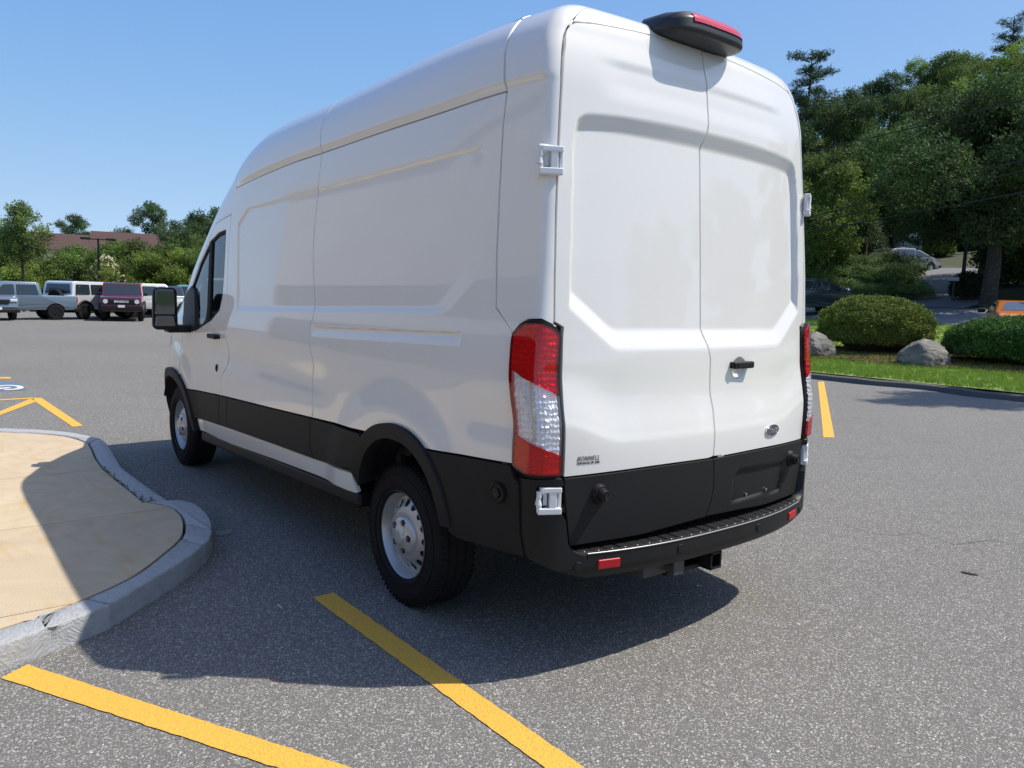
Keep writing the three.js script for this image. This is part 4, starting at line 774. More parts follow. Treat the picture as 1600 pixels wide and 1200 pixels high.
// a broadleaf tree: leaf clumps on many sub-crowns carried by limbs
function tree(base, h, w, tone, o = {}) {
  const { label = 'tree', group, clear = .25, dens = 1, trunk = h * .018, clump = .9, lobes = 26, name = 'broadleaf_tree', flat = 1 } = o;
  const g = thing(name, label, 'tree', base, rr(0, 6), group), L = [], br = [limb([0, -.2, 0], [rr(-.2, .2), h * (clear + .25), rr(-.2, .2)], trunk, trunk * .55, .15)];
  const y0 = h * clear, ch = h - y0;
  for (let k = 0; k < lobes; k++) {
    const a = k * 2.4 + rr(-.4, .4), t = (k + .5) / lobes, yy = y0 + ch * (.10 + .82 * t), prof = Math.sin(Math.PI * clamp(.12 + .83 * t)) ** .7, rad = w / 2 * prof * (k % 4 === 1 ? rr(.05, .4) : rr(.45, 1.05)), cx = rad * Math.cos(a), cz = rad * Math.sin(a), R = w * rr(.10, .19) * (.7 + .3 * prof) * o_(o.lobe, 1);
    if (k % 2 === 0) br.push(limb([0, Math.min(yy * .8, h * (clear + .22)), 0], [cx, yy, cz], trunk * .42, trunk * .08, R * .3));
    const n = Math.round(dens * 52 * R * R + 12), tv = rr(.6, 1.4);
    for (let i = 0; i < n; i++) {
      const u = rr(-1, 1), b = rr(0, 6.283), s = Math.sqrt(1 - u * u), q = R * (.62 + .42 * rnd() ** .6) * (1 + .25 * N(cx + s * Math.cos(b) * 2, yy + u * 2, cz));
      const v = tv * rr(.7, 1.3), yel = rr(.85, 1.2);
      L.push([cx + q * s * Math.cos(b), yy + q * u * .62 * flat, cz + q * s * Math.sin(b), clump * rr(.7, 1.3), rr(0, 6), rr(0, 6), rr(0, 6), lin(tone[0] * v * yel, tone[1] * v, tone[2] * v)]);
    }
  }
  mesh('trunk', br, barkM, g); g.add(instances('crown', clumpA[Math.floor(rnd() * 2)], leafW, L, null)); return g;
}
function o_(v, d) { return v === undefined ? d : v; }
function pine(base, h, w, tone, label, group, clear = .3) {
  const g = thing('pine_tree', label, 'tree', base, rr(0, 6), group), L = [], br = [limb([0, -.2, 0], [rr(-.2, .2), h, rr(-.2, .2)], h * .016, .03, .1)];
  const n = 34; for (let k = 0; k < n; k++) { const t = k / n, y = h * (clear + (1 - clear) * t * .98), a = k * 2.4 + rr(-.3, .3), r = w / 2 * (1 - t * .75) * rr(.5, 1.15), x = r * Math.cos(a), z = r * Math.sin(a), dy = rr(.0, .6); br.push(limb([0, y, 0], [x, y + dy, z], .05, .015, .1)); const m = Math.round(10 + r * 12); for (let i = 0; i < m; i++) { const f = rr(.3, 1.05), v = rr(.7, 1.3); L.push([x * f + rr(-.3, .3), y + dy * f + rr(-.1, .28), z * f + rr(-.3, .3), rr(.8, 1.5), rr(-.5, .5), rr(0, 6), rr(-.5, .5), lin(tone[0] * v, tone[1] * v, tone[2] * v)]); } }
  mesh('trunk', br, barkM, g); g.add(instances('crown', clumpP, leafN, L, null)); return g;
}
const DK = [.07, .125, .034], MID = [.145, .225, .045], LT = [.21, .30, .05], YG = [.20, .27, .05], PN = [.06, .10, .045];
const horizonY = x => 600 - FPX * Math.tan(.111) + (x - 800) * .029;
function landAt(px, depth, flat) { const p = atDepth(px, horizonY(px), depth); return [p.x, flat ? 0 : T(p.x, p.z), p.z]; }
function topH(px, py, depth, by) { return atDepth(px, py, depth).y - by; }
const pxm = (w, depth) => w / FPX * depth;
{ // wood on the hill to the right
  const gr = 'trees of the wood on the hill';
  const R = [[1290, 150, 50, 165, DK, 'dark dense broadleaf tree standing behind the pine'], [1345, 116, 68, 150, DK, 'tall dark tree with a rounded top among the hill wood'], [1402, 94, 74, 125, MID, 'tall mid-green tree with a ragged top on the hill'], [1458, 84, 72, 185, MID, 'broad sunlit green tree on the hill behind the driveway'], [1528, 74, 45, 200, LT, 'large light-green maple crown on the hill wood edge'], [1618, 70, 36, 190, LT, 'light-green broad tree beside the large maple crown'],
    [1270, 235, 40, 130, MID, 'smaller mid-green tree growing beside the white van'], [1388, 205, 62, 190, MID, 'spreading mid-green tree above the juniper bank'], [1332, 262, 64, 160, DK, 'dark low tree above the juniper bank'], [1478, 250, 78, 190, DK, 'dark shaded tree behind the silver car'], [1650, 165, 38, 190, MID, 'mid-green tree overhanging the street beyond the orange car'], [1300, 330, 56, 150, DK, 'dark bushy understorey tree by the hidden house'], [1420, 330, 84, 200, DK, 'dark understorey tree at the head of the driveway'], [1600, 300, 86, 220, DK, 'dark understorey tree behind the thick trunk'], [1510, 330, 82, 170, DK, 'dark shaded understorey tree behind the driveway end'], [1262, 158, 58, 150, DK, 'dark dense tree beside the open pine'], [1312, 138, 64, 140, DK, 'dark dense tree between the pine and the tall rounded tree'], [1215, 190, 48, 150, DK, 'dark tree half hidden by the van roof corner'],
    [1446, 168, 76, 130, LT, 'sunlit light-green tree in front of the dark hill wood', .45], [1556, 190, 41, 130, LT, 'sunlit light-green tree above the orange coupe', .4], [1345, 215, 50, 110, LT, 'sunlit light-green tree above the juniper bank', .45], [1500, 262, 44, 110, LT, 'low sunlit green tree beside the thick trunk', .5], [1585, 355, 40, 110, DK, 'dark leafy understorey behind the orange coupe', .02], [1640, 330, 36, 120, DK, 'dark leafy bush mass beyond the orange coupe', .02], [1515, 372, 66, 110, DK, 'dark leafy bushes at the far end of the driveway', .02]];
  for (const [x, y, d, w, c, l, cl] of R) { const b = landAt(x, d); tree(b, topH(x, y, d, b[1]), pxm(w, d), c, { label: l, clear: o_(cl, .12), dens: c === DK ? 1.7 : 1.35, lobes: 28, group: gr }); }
  const bt = onLand(1542, 479), hT = topH(1541, 135, FWD.dot(bt.clone().sub(CAM)), bt.y);
  tree([bt.x, bt.y, bt.z], hT, 10.5, DK, { label: 'massive dark tree with a thick trunk beside the driveway', clear: .27, trunk: .36, dens: 1.1, lobes: 34, group: gr });
  for (const [x, y, d, l] of [[1240, 92, 54, 'dark pine with open upper branches rising behind the van roof'], [1541, 44, 62, 'pine top rising above the light-green maple']]) { const b = landAt(x, d); pine(b, topH(x, y, d, b[1]), 6.5, PN, l, gr, .35); }
  // the wood goes on beyond the frame (seen mirrored in the rear doors) and behind the van
  for (const [x, z, h, w] of [[-9, 40, 11, 8], [-17, 44, 13, 9], [-24, 39, 10, 8], [-31, 45, 13, 9], [-40, 40, 11, 9], [-50, 42, 12, 9], [30, 44, 12, 9], [38, 40, 11, 9], [48, 44, 13, 10], [58, 36, 12, 10]]) tree([x, T(x, z), z], h, w, MID, { label: 'broadleaf tree in the far wood along the street', group: 'far wood along the street', clear: .12, dens: .8, lobes: 24, clump: 1.15 });
  const lt = [-.6, T(0, 15.6), 15.6]; tree(lt, 8.6, 2.3, MID, { label: 'slim young tree on the lawn strip behind the kerb', clear: .72, dens: 2, lobes: 12, lobe: 1.3, trunk: .09 });
}
{ // trees and bushes behind the parked cars
  const gr = 'trees behind the parked cars';
  const Lx = [[36, 314, 42, 68, MID, 'slender open tree with a bare trunk behind the blue pickups', { clear: .40, dens: .55, lobes: 26, trunk: .09, lobe: .85, clump: .7 }], [122, 333, 96, 72, DK, 'rounded dark tree rising behind the brown roof', {}], [241, 313, 88, 82, DK, 'tall round dark tree above the brown roof end', {}], [312, 330, 60, 90, DK, 'dark tree beside the van cab beyond the lot', {}], [345, 322, 64, 80, DK, 'dark tree hidden behind the van cab', {}]];
  for (const [x, y, d, w, c, l, o] of Lx) { const b = landAt(x, d, true); tree(b, topH(x, y, d, 0), pxm(w, d), c, { label: l, clear: .2, dens: 1.2, group: gr, ...o }); }
  const U = [[-25, 385, 46, 70, LT], [8, 378, 47, 60, MID], [45, 412, 45, 60, LT], [84, 402, 46, 66, MID], [118, 386, 48, 62, MID], [150, 394, 47, 50, MID], [196, 376, 48, 74, MID], [232, 394, 46, 60, LT], [262, 380, 48, 62, MID], [292, 388, 46, 60, LT], [325, 372, 47, 76, MID], [20, 352, 52, 60, DK], [178, 378, 54, 46, DK], [285, 355, 55, 60, DK]];
  const words = ['leafy light-green thicket at the far lot edge', 'mid-green thicket above the light blue pickup', 'light-green bush below the slender open tree', 'mid-green thicket above the pickup bed', 'tall mid-green thicket left of the lamp post', 'mid-green bush behind the lamp post', 'tall thicket above the dark red off-road car', 'light-green thicket right of the dark red car', 'mid-green thicket under the tall round tree', 'light-green thicket behind the van mirror', 'mid-green thicket seen beyond the van cab', 'dark thicket before the brown roof beside the slender tree', 'dark thicket before the roof behind the lamp', 'dark thicket at the brown roof end'];
  U.forEach(([x, y, d, w, c], i) => { const b = landAt(x, d, true); tree(b, topH(x, y, d, 0), pxm(w * 1.35, d), c, { label: words[i], clear: .02, dens: 2.0, lobes: 24, lobe: 1.25, name: 'thicket', trunk: .06, group: gr, clump: .75 }); });
  // white-flowering shrub
  const b = landAt(166, 44, true), fs = tree(b, topH(166, 400, 44, 0), 2.6, YG, { label: 'yellow-green shrub with white blossoms behind the red car', clear: .05, dens: 3, lobes: 18, lobe: 1.2, name: 'flowering_shrub', trunk: .05, clump: .7 });
  const fl = []; for (let i = 0; i < 260; i++) { const a = rr(0, 6.28), t = rr(.45, 1), r = 1.2 * rr(.55, 1) * Math.sin(Math.PI * clamp(t * .75 + .2)) ; fl.push([r * Math.cos(a), topH(166, 400, 44, 0) * t, r * Math.sin(a), rr(.5, 1.0), rr(0, 6), rr(0, 6), rr(0, 6)]); }
  fs.add(instances('blossoms', leafClump(9, .10, .11, .09), mat([.75, .72, .5], .8, 0, { side: THREE.DoubleSide }), fl, null));
}
// clipped shrubs
function shrub(name, label, c, rx, ry, rz, tone, n, cl, group, opt = {}) {
  const g = thing(name, label, 'shrub', [c.x, c.y, c.z], 0, group), L = [];
  for (let i = 0; i < n; i++) {
    const u = rr(-.35, 1), b = rr(0, 6.283), s = Math.sqrt(Math.max(0, 1 - u * u)); const x = s * Math.cos(b), z = s * Math.sin(b), k = 1 + .11 * fbm(x * 2.2 + 3, u * 2.2, z * 2.2 + c.x) - .16 * rnd() ** 2.2 + (rnd() < .02 ? rr(.02, .10) : 0), sq = 1 / Math.pow(Math.abs(x) ** 2.6 + Math.abs(u) ** 2.6 + Math.abs(z) ** 2.6, 1 / 2.6), v = rr(.65, 1.3), ne = rnd() < .25 ? 1.5 : 1;
    const q = k * (.35 + .65 * sq); L.push([rx * x * q, Math.max(.06, ry * .42 + ry * .58 * u * q), rz * z * q, rr(.7, 1.25), rr(0, 6), rr(0, 6), rr(0, 6), lin(tone[0] * v * ne, tone[1] * v * (ne * .8 + .2), tone[2] * v)]);
  }
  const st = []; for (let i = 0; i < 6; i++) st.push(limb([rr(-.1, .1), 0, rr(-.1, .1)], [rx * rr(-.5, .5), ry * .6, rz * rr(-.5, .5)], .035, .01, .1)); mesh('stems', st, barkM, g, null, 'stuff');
  const core = new THREE.IcosahedronGeometry(1, 3); { const p = core.attributes.position; for (let i = 0; i < p.count; i++) { const k = 1 + .08 * fbm(p.getX(i) * 2, p.getY(i) * 2, p.getZ(i) * 2); p.setXYZ(i, p.getX(i) * rx * .74 * k, ry * .40 + p.getY(i) * ry * .42 * k, p.getZ(i) * rz * .74 * k); } core.computeVertexNormals(); }
  mesh('twig_mass', core, mat([.07, .06, .045], 1), g);
  g.add(instances('foliage', cl, leafMat([1, 1, 1], .25), L, null)); return g;
}
const smallLeaf = leafClump(14, .085, .045, .028), needle = leafClump(18, .32, .22, .03, .3);
{
  const c1 = onLand(1360, 553); c1.z += .5; c1.x += .2; const d1 = FWD.dot(c1.clone().sub(CAM));
  shrub('clipped_shrub', 'large rounded green shrub with yellowish tips between two boulders', c1, pxm(78, d1), topH(1360, 465, d1, c1.y) * 1.0, pxm(72, d1), [.15, .20, .035], 12000, smallLeaf, 'clipped shrubs in the mulch bed');
  const c2 = onLand(1592, 573); c2.z += .3; const d2 = FWD.dot(c2.clone().sub(CAM));
  shrub('clipped_shrub', 'dark green clipped shrub in front of the orange car', c2, pxm(112, d2), topH(1592, 499, d2, c2.y), pxm(80, d2), [.07, .16, .032], 12000, smallLeaf, 'clipped shrubs in the mulch bed');
  const j = onLand(1335, 474), dj = FWD.dot(j.clone().sub(CAM));
  const jg = thing('juniper', 'wide spreading dark green juniper on the bank beside the driveway', 'shrub', [j.x, j.y, j.z]); const L = [];
  const ax = V3(CRT.x, 0, CRT.z).normalize(), away = V3(FWD.x, 0, FWD.z).normalize();
  for (let k = 0; k < 110; k++) { const a = rr(-1, 1), t = rr(0, 1), cx = a * pxm(100, dj), hz = topH(1335, 399, dj, j.y) * (1 - .12 * a * a) * (1 + .25 * sst(.2, .9, a)) , yy = .5 + t * (hz - .6), dz = t * 2.8 + rr(-.5, .6) - .7, R = rr(.5, 1.0), tv = rr(.65, 1.35); const bx = ax.x * cx + away.x * dz, bz = ax.z * cx + away.z * dz;
    for (let i = 0; i < 42; i++) { const b = rr(0, 6.28), q = R * Math.sqrt(rnd()); const v = tv * rr(.7, 1.3); L.push([bx + q * Math.cos(b), yy + rr(-.12, .12) + .12 * (1 - q / R), bz + q * Math.sin(b), rr(.7, 1.2), rr(-.4, .4), rr(0, 6), rr(-.4, .4), lin(.13 * v, .21 * v, .06 * v)]); } }
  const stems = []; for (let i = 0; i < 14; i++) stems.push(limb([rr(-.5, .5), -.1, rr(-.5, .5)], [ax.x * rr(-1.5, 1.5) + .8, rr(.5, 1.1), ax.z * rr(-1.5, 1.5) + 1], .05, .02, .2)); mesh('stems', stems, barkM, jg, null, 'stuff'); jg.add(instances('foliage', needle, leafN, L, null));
  const k = onLand(1512, 470); shrub('dark_shrub', 'dark low shrub at the foot of the thick trunk', k, .7, 1.25, .6, [.03, .05, .02], 1600, leafClump(14, .16, .09, .05));
  const y2 = onLand(1467, 401.5); shrub('bright_shrub', 'small bright yellow-green shrub above the silver car', y2, 1.0, 1.5, .9, YG, 900, leafClump(14, .2, .12, .07));
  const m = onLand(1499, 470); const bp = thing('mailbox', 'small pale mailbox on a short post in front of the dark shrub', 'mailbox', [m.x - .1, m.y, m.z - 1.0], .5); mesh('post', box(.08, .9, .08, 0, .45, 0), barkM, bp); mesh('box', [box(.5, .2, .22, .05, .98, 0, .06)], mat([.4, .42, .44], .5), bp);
}
function boulder(label, c, sx, sy, sz, sd) {
  const g = new THREE.IcosahedronGeometry(1, 20), p = g.attributes.position;
  for (let i = 0; i < p.count; i++) { const v = V3(p.getX(i), p.getY(i), p.getZ(i)); const cut = [V3(.5, .8, -.3), V3(-.6, .7, -.2), V3(.2, .3, -.95), V3(-.9, .2, -.3), V3(.85, .3, .3)]; let k = 1 + .13 * fbm(v.x * 1.3 + sd, v.y * 1.3, v.z * 1.3) + .03 * fbm(v.x * 6, v.y * 6 + sd, v.z * 6); for (const n of cut) { const d = v.clone().multiplyScalar(k).dot(n.normalize()); if (d > .84) k *= 1 - .75 * (1 - .84 / d); } k += .05 * fbm(v.x * 3 + sd, v.y * 3, v.z * 3) + .015 * N(v.x * 14, v.y * 14, v.z * 14 + sd); const seam = Math.abs(v.y * .8 + .25 * v.x - .30 + .1 * N(v.x * 3, v.z * 3, sd)); k -= .018 * Math.exp(-((seam / .025) ** 2)); p.setXYZ(i, v.x * k * sx, (v.y * k + .55) * sy, v.z * k * sz); }
  const m = toCreasedNormals(g.index ? g.toNonIndexed() : g, .5); const col = []; const q = m.attributes.position; for (let i = 0; i < q.count; i++) { const f = fbm(q.getX(i) * 3, q.getY(i) * 3, q.getZ(i) * 3 + sd), l = N(q.getX(i) * 9, q.getY(i) * 9, q.getZ(i) * 9) > .42 ? 1.4 : 1; const v = (.15 + .07 * f) * l; col.push(v * 1.08, v, v * .86); } m.setAttribute('color', new THREE.Float32BufferAttribute(col, 3));
  const o = add(new THREE.Mesh(m, mat([1, 1, 1], .9, 0, { vertexColors: true })), 'boulder', label, 'boulder', 'boulders in the mulch bed'); o.position.copy(c); o.castShadow = o.receiveShadow = true; return o;
}
{ const a = onLand(1452, 576), b = onLand(1262, 560); boulder('tan-grey cracked boulder between the two clipped shrubs', a.add(V3(.35, -.1, .45)), .54, .46, .5, 3); boulder('grey boulder between the white van and the large rounded shrub', b.add(V3(.15, -.1, .5)), .50, .46, .5, 11); }

// ---------------------------------------------------------------- vehicles in the distance
const carGlass = mat([.02, .028, .035], .05, 0, { clearcoat: 1 }), tyreM = rubber, lampM = mat([.75, .77, .8], .12, .3), tailM = mat([.4, .01, .015], .25, 0, { clearcoat: 1 });
const carWheel = (() => { const cache = {}; return (r, rimC) => { const k = r + rimC.join(); if (!cache[k]) { const w = new THREE.Group(); w.name = 'wheel'; const t = new THREE.LatheGeometry([[r * .62, -.11], [r * .9, -.125], [r, -.09], [r, .09], [r * .9, .125], [r * .62, .11]].map(p => new THREE.Vector2(...p)), 28); t.rotateX(Math.PI / 2); mesh('tyre', t, tyreM, w); const sp = []; for (let i = 0; i < 6; i++) { const b = new THREE.BoxGeometry(.07, r * .6, .03); b.translate(0, r * .32, -.09); b.rotateZ(i * Math.PI / 3); sp.push(b); } mesh('rim', [cyl(r * .64, r * .64, .05, 'z', 0, 0, -.06, 28), cyl(.08, .08, .06, 'z', 0, 0, -.085, 16), ...sp], mat(rimC, .35, .7), w); cache[k] = w; } return cache[k].clone(); }; })();
function car(name, label, category, kind, color, pos, heading, o = {}) {
  const K = { offroad: { p: [[-2.2, .62], [-2.24, 1.12], [-2.14, 1.20], [-2.05, 1.80], [-1.9, 1.86], [.30, 1.86], [.42, 1.82], [.78, 1.22], [2.0, 1.19], [2.2, 1.14], [2.26, .70]], belt: 1.2, W: 1.90, r: .42, ax: [-1.45, 1.48], cab: [[-2.0, 1.25, -1.93, 1.74], [-1.05, 1.25, -1.0, 1.74]], ws: [[.78, 1.22], [.42, 1.82]], rw: [[-2.14, 1.20], [-2.05, 1.80]], side: [[[-1.98, 1.26], [-1.10, 1.26], [-1.10, 1.74], [-1.92, 1.74]], [[-1.0, 1.26], [-.15, 1.26], [-.15, 1.74], [-1.0, 1.74]], [[-.05, 1.26], [.62, 1.26], [.36, 1.74], [-.05, 1.74]]], tum: .10 },
    pickup: { p: [[-2.48, .60], [-2.54, 1.10], [-2.5, 1.14], [-.98, 1.14], [-.86, 1.68], [-.72, 1.76], [.50, 1.77], [.72, 1.70], [1.25, 1.18], [2.15, 1.09], [2.42, .98], [2.5, .62]], belt: 1.14, W: 1.84, r: .37, ax: [-1.55, 1.52], ws: [[1.25, 1.18], [.72, 1.70]], rw: [[-.98, 1.14], [-.86, 1.68]], side: [[[-.84, 1.18], [.08, 1.18], [.08, 1.66], [-.74, 1.66]], [[.17, 1.18], [1.05, 1.18], [.60, 1.64], [.17, 1.66]]], tum: .16, bed: [-2.46, -1.02] },
    coupe: { p: [[-2.3, .50], [-2.34, .92], [-2.15, 1.02], [-1.5, 1.05], [-.75, 1.36], [-.1, 1.40], [.25, 1.36], [1.0, .98], [2.1, .86], [2.3, .72], [2.32, .42]], belt: .98, W: 1.86, r: .34, ax: [-1.4, 1.35], ws: [[1.0, .98], [.25, 1.36]], rw: [[-1.5, 1.05], [-.75, 1.36]], side: [[[-1.0, 1.02], [-.05, 1.02], [-.05, 1.31], [-.72, 1.29]], [[.03, 1.02], [.80, 1.01], [.25, 1.30], [.03, 1.31]]], tum: .20 },
    hatch: { p: [[-2.15, .50], [-2.2, .95], [-2.05, 1.15], [-1.6, 1.42], [-.9, 1.50], [.1, 1.50], [.5, 1.40], [1.35, 1.02], [2.05, .86], [2.2, .70], [2.22, .45]], belt: 1.0, W: 1.78, r: .33, ax: [-1.35, 1.38], ws: [[1.35, 1.02], [.5, 1.40]], rw: [[-2.05, 1.15], [-1.6, 1.42]], side: [[[-1.75, 1.05], [-1.0, 1.05], [-1.0, 1.40], [-1.45, 1.36]], [[-.92, 1.05], [-.02, 1.05], [-.02, 1.42], [-.92, 1.41]], [[.06, 1.05], [1.1, 1.04], [.48, 1.34], [.06, 1.41]]], tum: .20 } }[kind];
  const g = thing(name, label, category, pos, heading, o.group); const P = mat(color, .35, .25, { clearcoat: 1, clearcoatRoughness: .04 }), W = K.W, hw = W / 2;
  const bot = Math.min(...K.p.map(p => p[1])) - .12, sh = new THREE.Shape(); sh.moveTo(K.p[0][0], K.p[0][1]); for (const p of K.p.slice(1)) sh.lineTo(...p); const xf = K.p[K.p.length - 1][0], xr = K.p[0][0], ra = K.r + .07;
  sh.lineTo(xf - .05, bot + .02); for (const a of [K.ax[1], K.ax[0]]) { const dy = bot + .02 - K.r, th = Math.asin(clamp(dy / ra, -1, 1)); sh.lineTo(a + ra * Math.cos(th), bot + .02); sh.absarc(a, K.r, ra, th, Math.PI - th, false); } sh.lineTo(xr + .05, bot + .02); sh.closePath();
  const bv = .07; const bg = new THREE.ExtrudeGeometry(sh, { depth: W - 2 * bv, steps: 1, bevelEnabled: true, bevelSize: .03, bevelThickness: bv, bevelSegments: 4, curveSegments: 14 }); bg.translate(0, 0, -(W - 2 * bv) / 2);
  const zs = (x, y) => { const t = clamp((y - K.belt) / (K.p.reduce((m, p) => Math.max(m, p[1]), 0) - K.belt)); let k = 1 - K.tum * t * .9; const ends = Math.max(clamp((x - xf + .55) / .6), clamp((xr + .45 - x) / .6)); return k - .10 * ends * ends - (y < .6 ? .03 : 0); };
  { const p = bg.attributes.position; for (let i = 0; i < p.count; i++) p.setZ(i, p.getZ(i) * zs(p.getX(i), p.getY(i))); } bg.computeVertexNormals();
  const body = mesh('body', toCreasedNormals(bg, .6), P, g);
  if (K.bed) mesh('bed_liner', box(K.bed[1] - K.bed[0], .04, W - .24, (K.bed[0] + K.bed[1]) / 2, 1.145, 0, .01), black, g);
  for (const s of K.side) for (const z of [-1, 1]) { const q = roundPoly(s, .05), gg = panel(q, (x, y) => V3(x, y, z * hw * zs(x, y)), .2, V3(0, 0, z), { off: .012, rim: .02 }); mesh('side_window', gg, carGlass, g); }
  const scr = (a, b, name) => { const w0 = hw * zs(a[0], a[1]) - .07, w1 = hw * zs(b[0], b[1]) - .10, dir = [b[0] - a[0], b[1] - a[1]], l = Math.hypot(...dir), nx = (a[0] > 0 ? 1 : -1); const n = V3(dir[1], -dir[0], 0).normalize(); if (n.x * nx < 0) n.negate(); mesh(name, panel(roundPoly([[-w0, l * .09], [w0, l * .09], [w1, l * .93], [-w1, l * .93]], .05), (z, t) => V3(a[0] + dir[0] * t / l, a[1] + dir[1] * t / l, z).addScaledVector(n, .040), .2, n, { rim: .02 }), carGlass, g); };
  scr(...K.ws, 'windshield'); if (kind === 'pickup' || kind === 'coupe' || kind === 'hatch' || kind === 'offroad') { const [a, b] = K.rw; const A = [a[0] - 1e-6, a[1]]; const neg = a[0] < 0; const dir = [b[0] - a[0], b[1] - a[1]], l = Math.hypot(...dir), n = V3(-dir[1], dir[0], 0).normalize(); const w0 = hw * zs(...a) - .14, w1 = hw * zs(...b) - .16; mesh('rear_window', panel(roundPoly([[-w0, l * .12], [w0, l * .12], [w1, l * .9], [-w1, l * .9]], .06), (z, t) => V3(a[0] + dir[0] * t / l, a[1] + dir[1] * t / l, z).addScaledVector(n, .040), .2, n, { rim: .02 }), carGlass, g); }
  for (const x of K.ax) for (const z of [-1, 1]) { const w = carWheel(K.r, o.rim || [.03, .03, .03]); w.position.set(x, K.r, z * (hw - .13)); w.rotation.y = z > 0 ? Math.PI : 0; g.add(w); }
  for (const z of [-1, 1]) mesh('mirror', box(.14, .14, .2, (K.ws[0][0] - .12), K.belt + .12, z * (hw + .10), .04), o.mirror || black, g);
  const boxy = kind === 'offroad'; const gy = boxy ? .95 : kind === 'pickup' ? .86 : .62;
  const gr = mesh('grille', box(.06, boxy ? .24 : .2, W * (boxy ? .84 : .5), xf + .02, gy, 0, .02), black, g);
  for (const z of [-1, 1]) { mesh('headlight', boxy ? merge([cyl(.105, .105, .06, 'x', xf + .05, gy + .02, z * W * .36, 24)]) : box(.12, .13, .30, xf - .02, gy + .06, z * W * .35, .04), lampM, gr); mesh('tail_light', boxy ? box(.06, .32, .12, xr - .035, 1.0, z * (hw - .13), .02) : kind === 'pickup' ? box(.08, .30, .16, xr - .03, .95, z * (hw - .13), .03) : box(.08, .14, .36, xr - .02, .85, z * (hw - .30), .04), tailM, g); }
  mesh('front_bumper', box(.22, boxy ? .24 : .18, W * .96, xf - .0, boxy ? .66 : .46, 0, .05), black, g); mesh('rear_bumper', box(.2, .2, W * .95, xr + .02, boxy ? .62 : .5, 0, .05), black, g);
  mesh('number_plate', box(.02, .12, .3, xf + .12, boxy ? .74 : .56, 0, .005), mat([.7, .7, .7], .5), g);
  if (boxy) { for (const x of K.ax) for (const z of [-1, 1]) { const t = new THREE.TorusGeometry(K.r + .10, .055, 8, 24, Math.PI); t.scale(1, 1, 1.6); t.translate(x, K.r - .02, z * (hw - .02)); mesh('fender_flare', t, black, g); } const sw = carWheel(K.r, [.03, .03, .03]); sw.name = 'spare_wheel'; sw.rotation.y = -Math.PI / 2 + Math.PI; sw.position.set(xr - .17, 1.05, .1); g.add(sw);
    if (o.text) { const t = text(o.text, .105, .02); t.computeBoundingBox(); t.translate(-t.boundingBox.max.x / 2, 0, 0); t.scale(1.05, 1, 1); t.rotateY(Math.PI / 2); t.translate(xf + .055, gy - .035, 0); mesh('lettering', t, mat([.8, .8, .8], .4), gr); } }
  if (o.group) g.scale.setScalar(.89);
  return g;
}
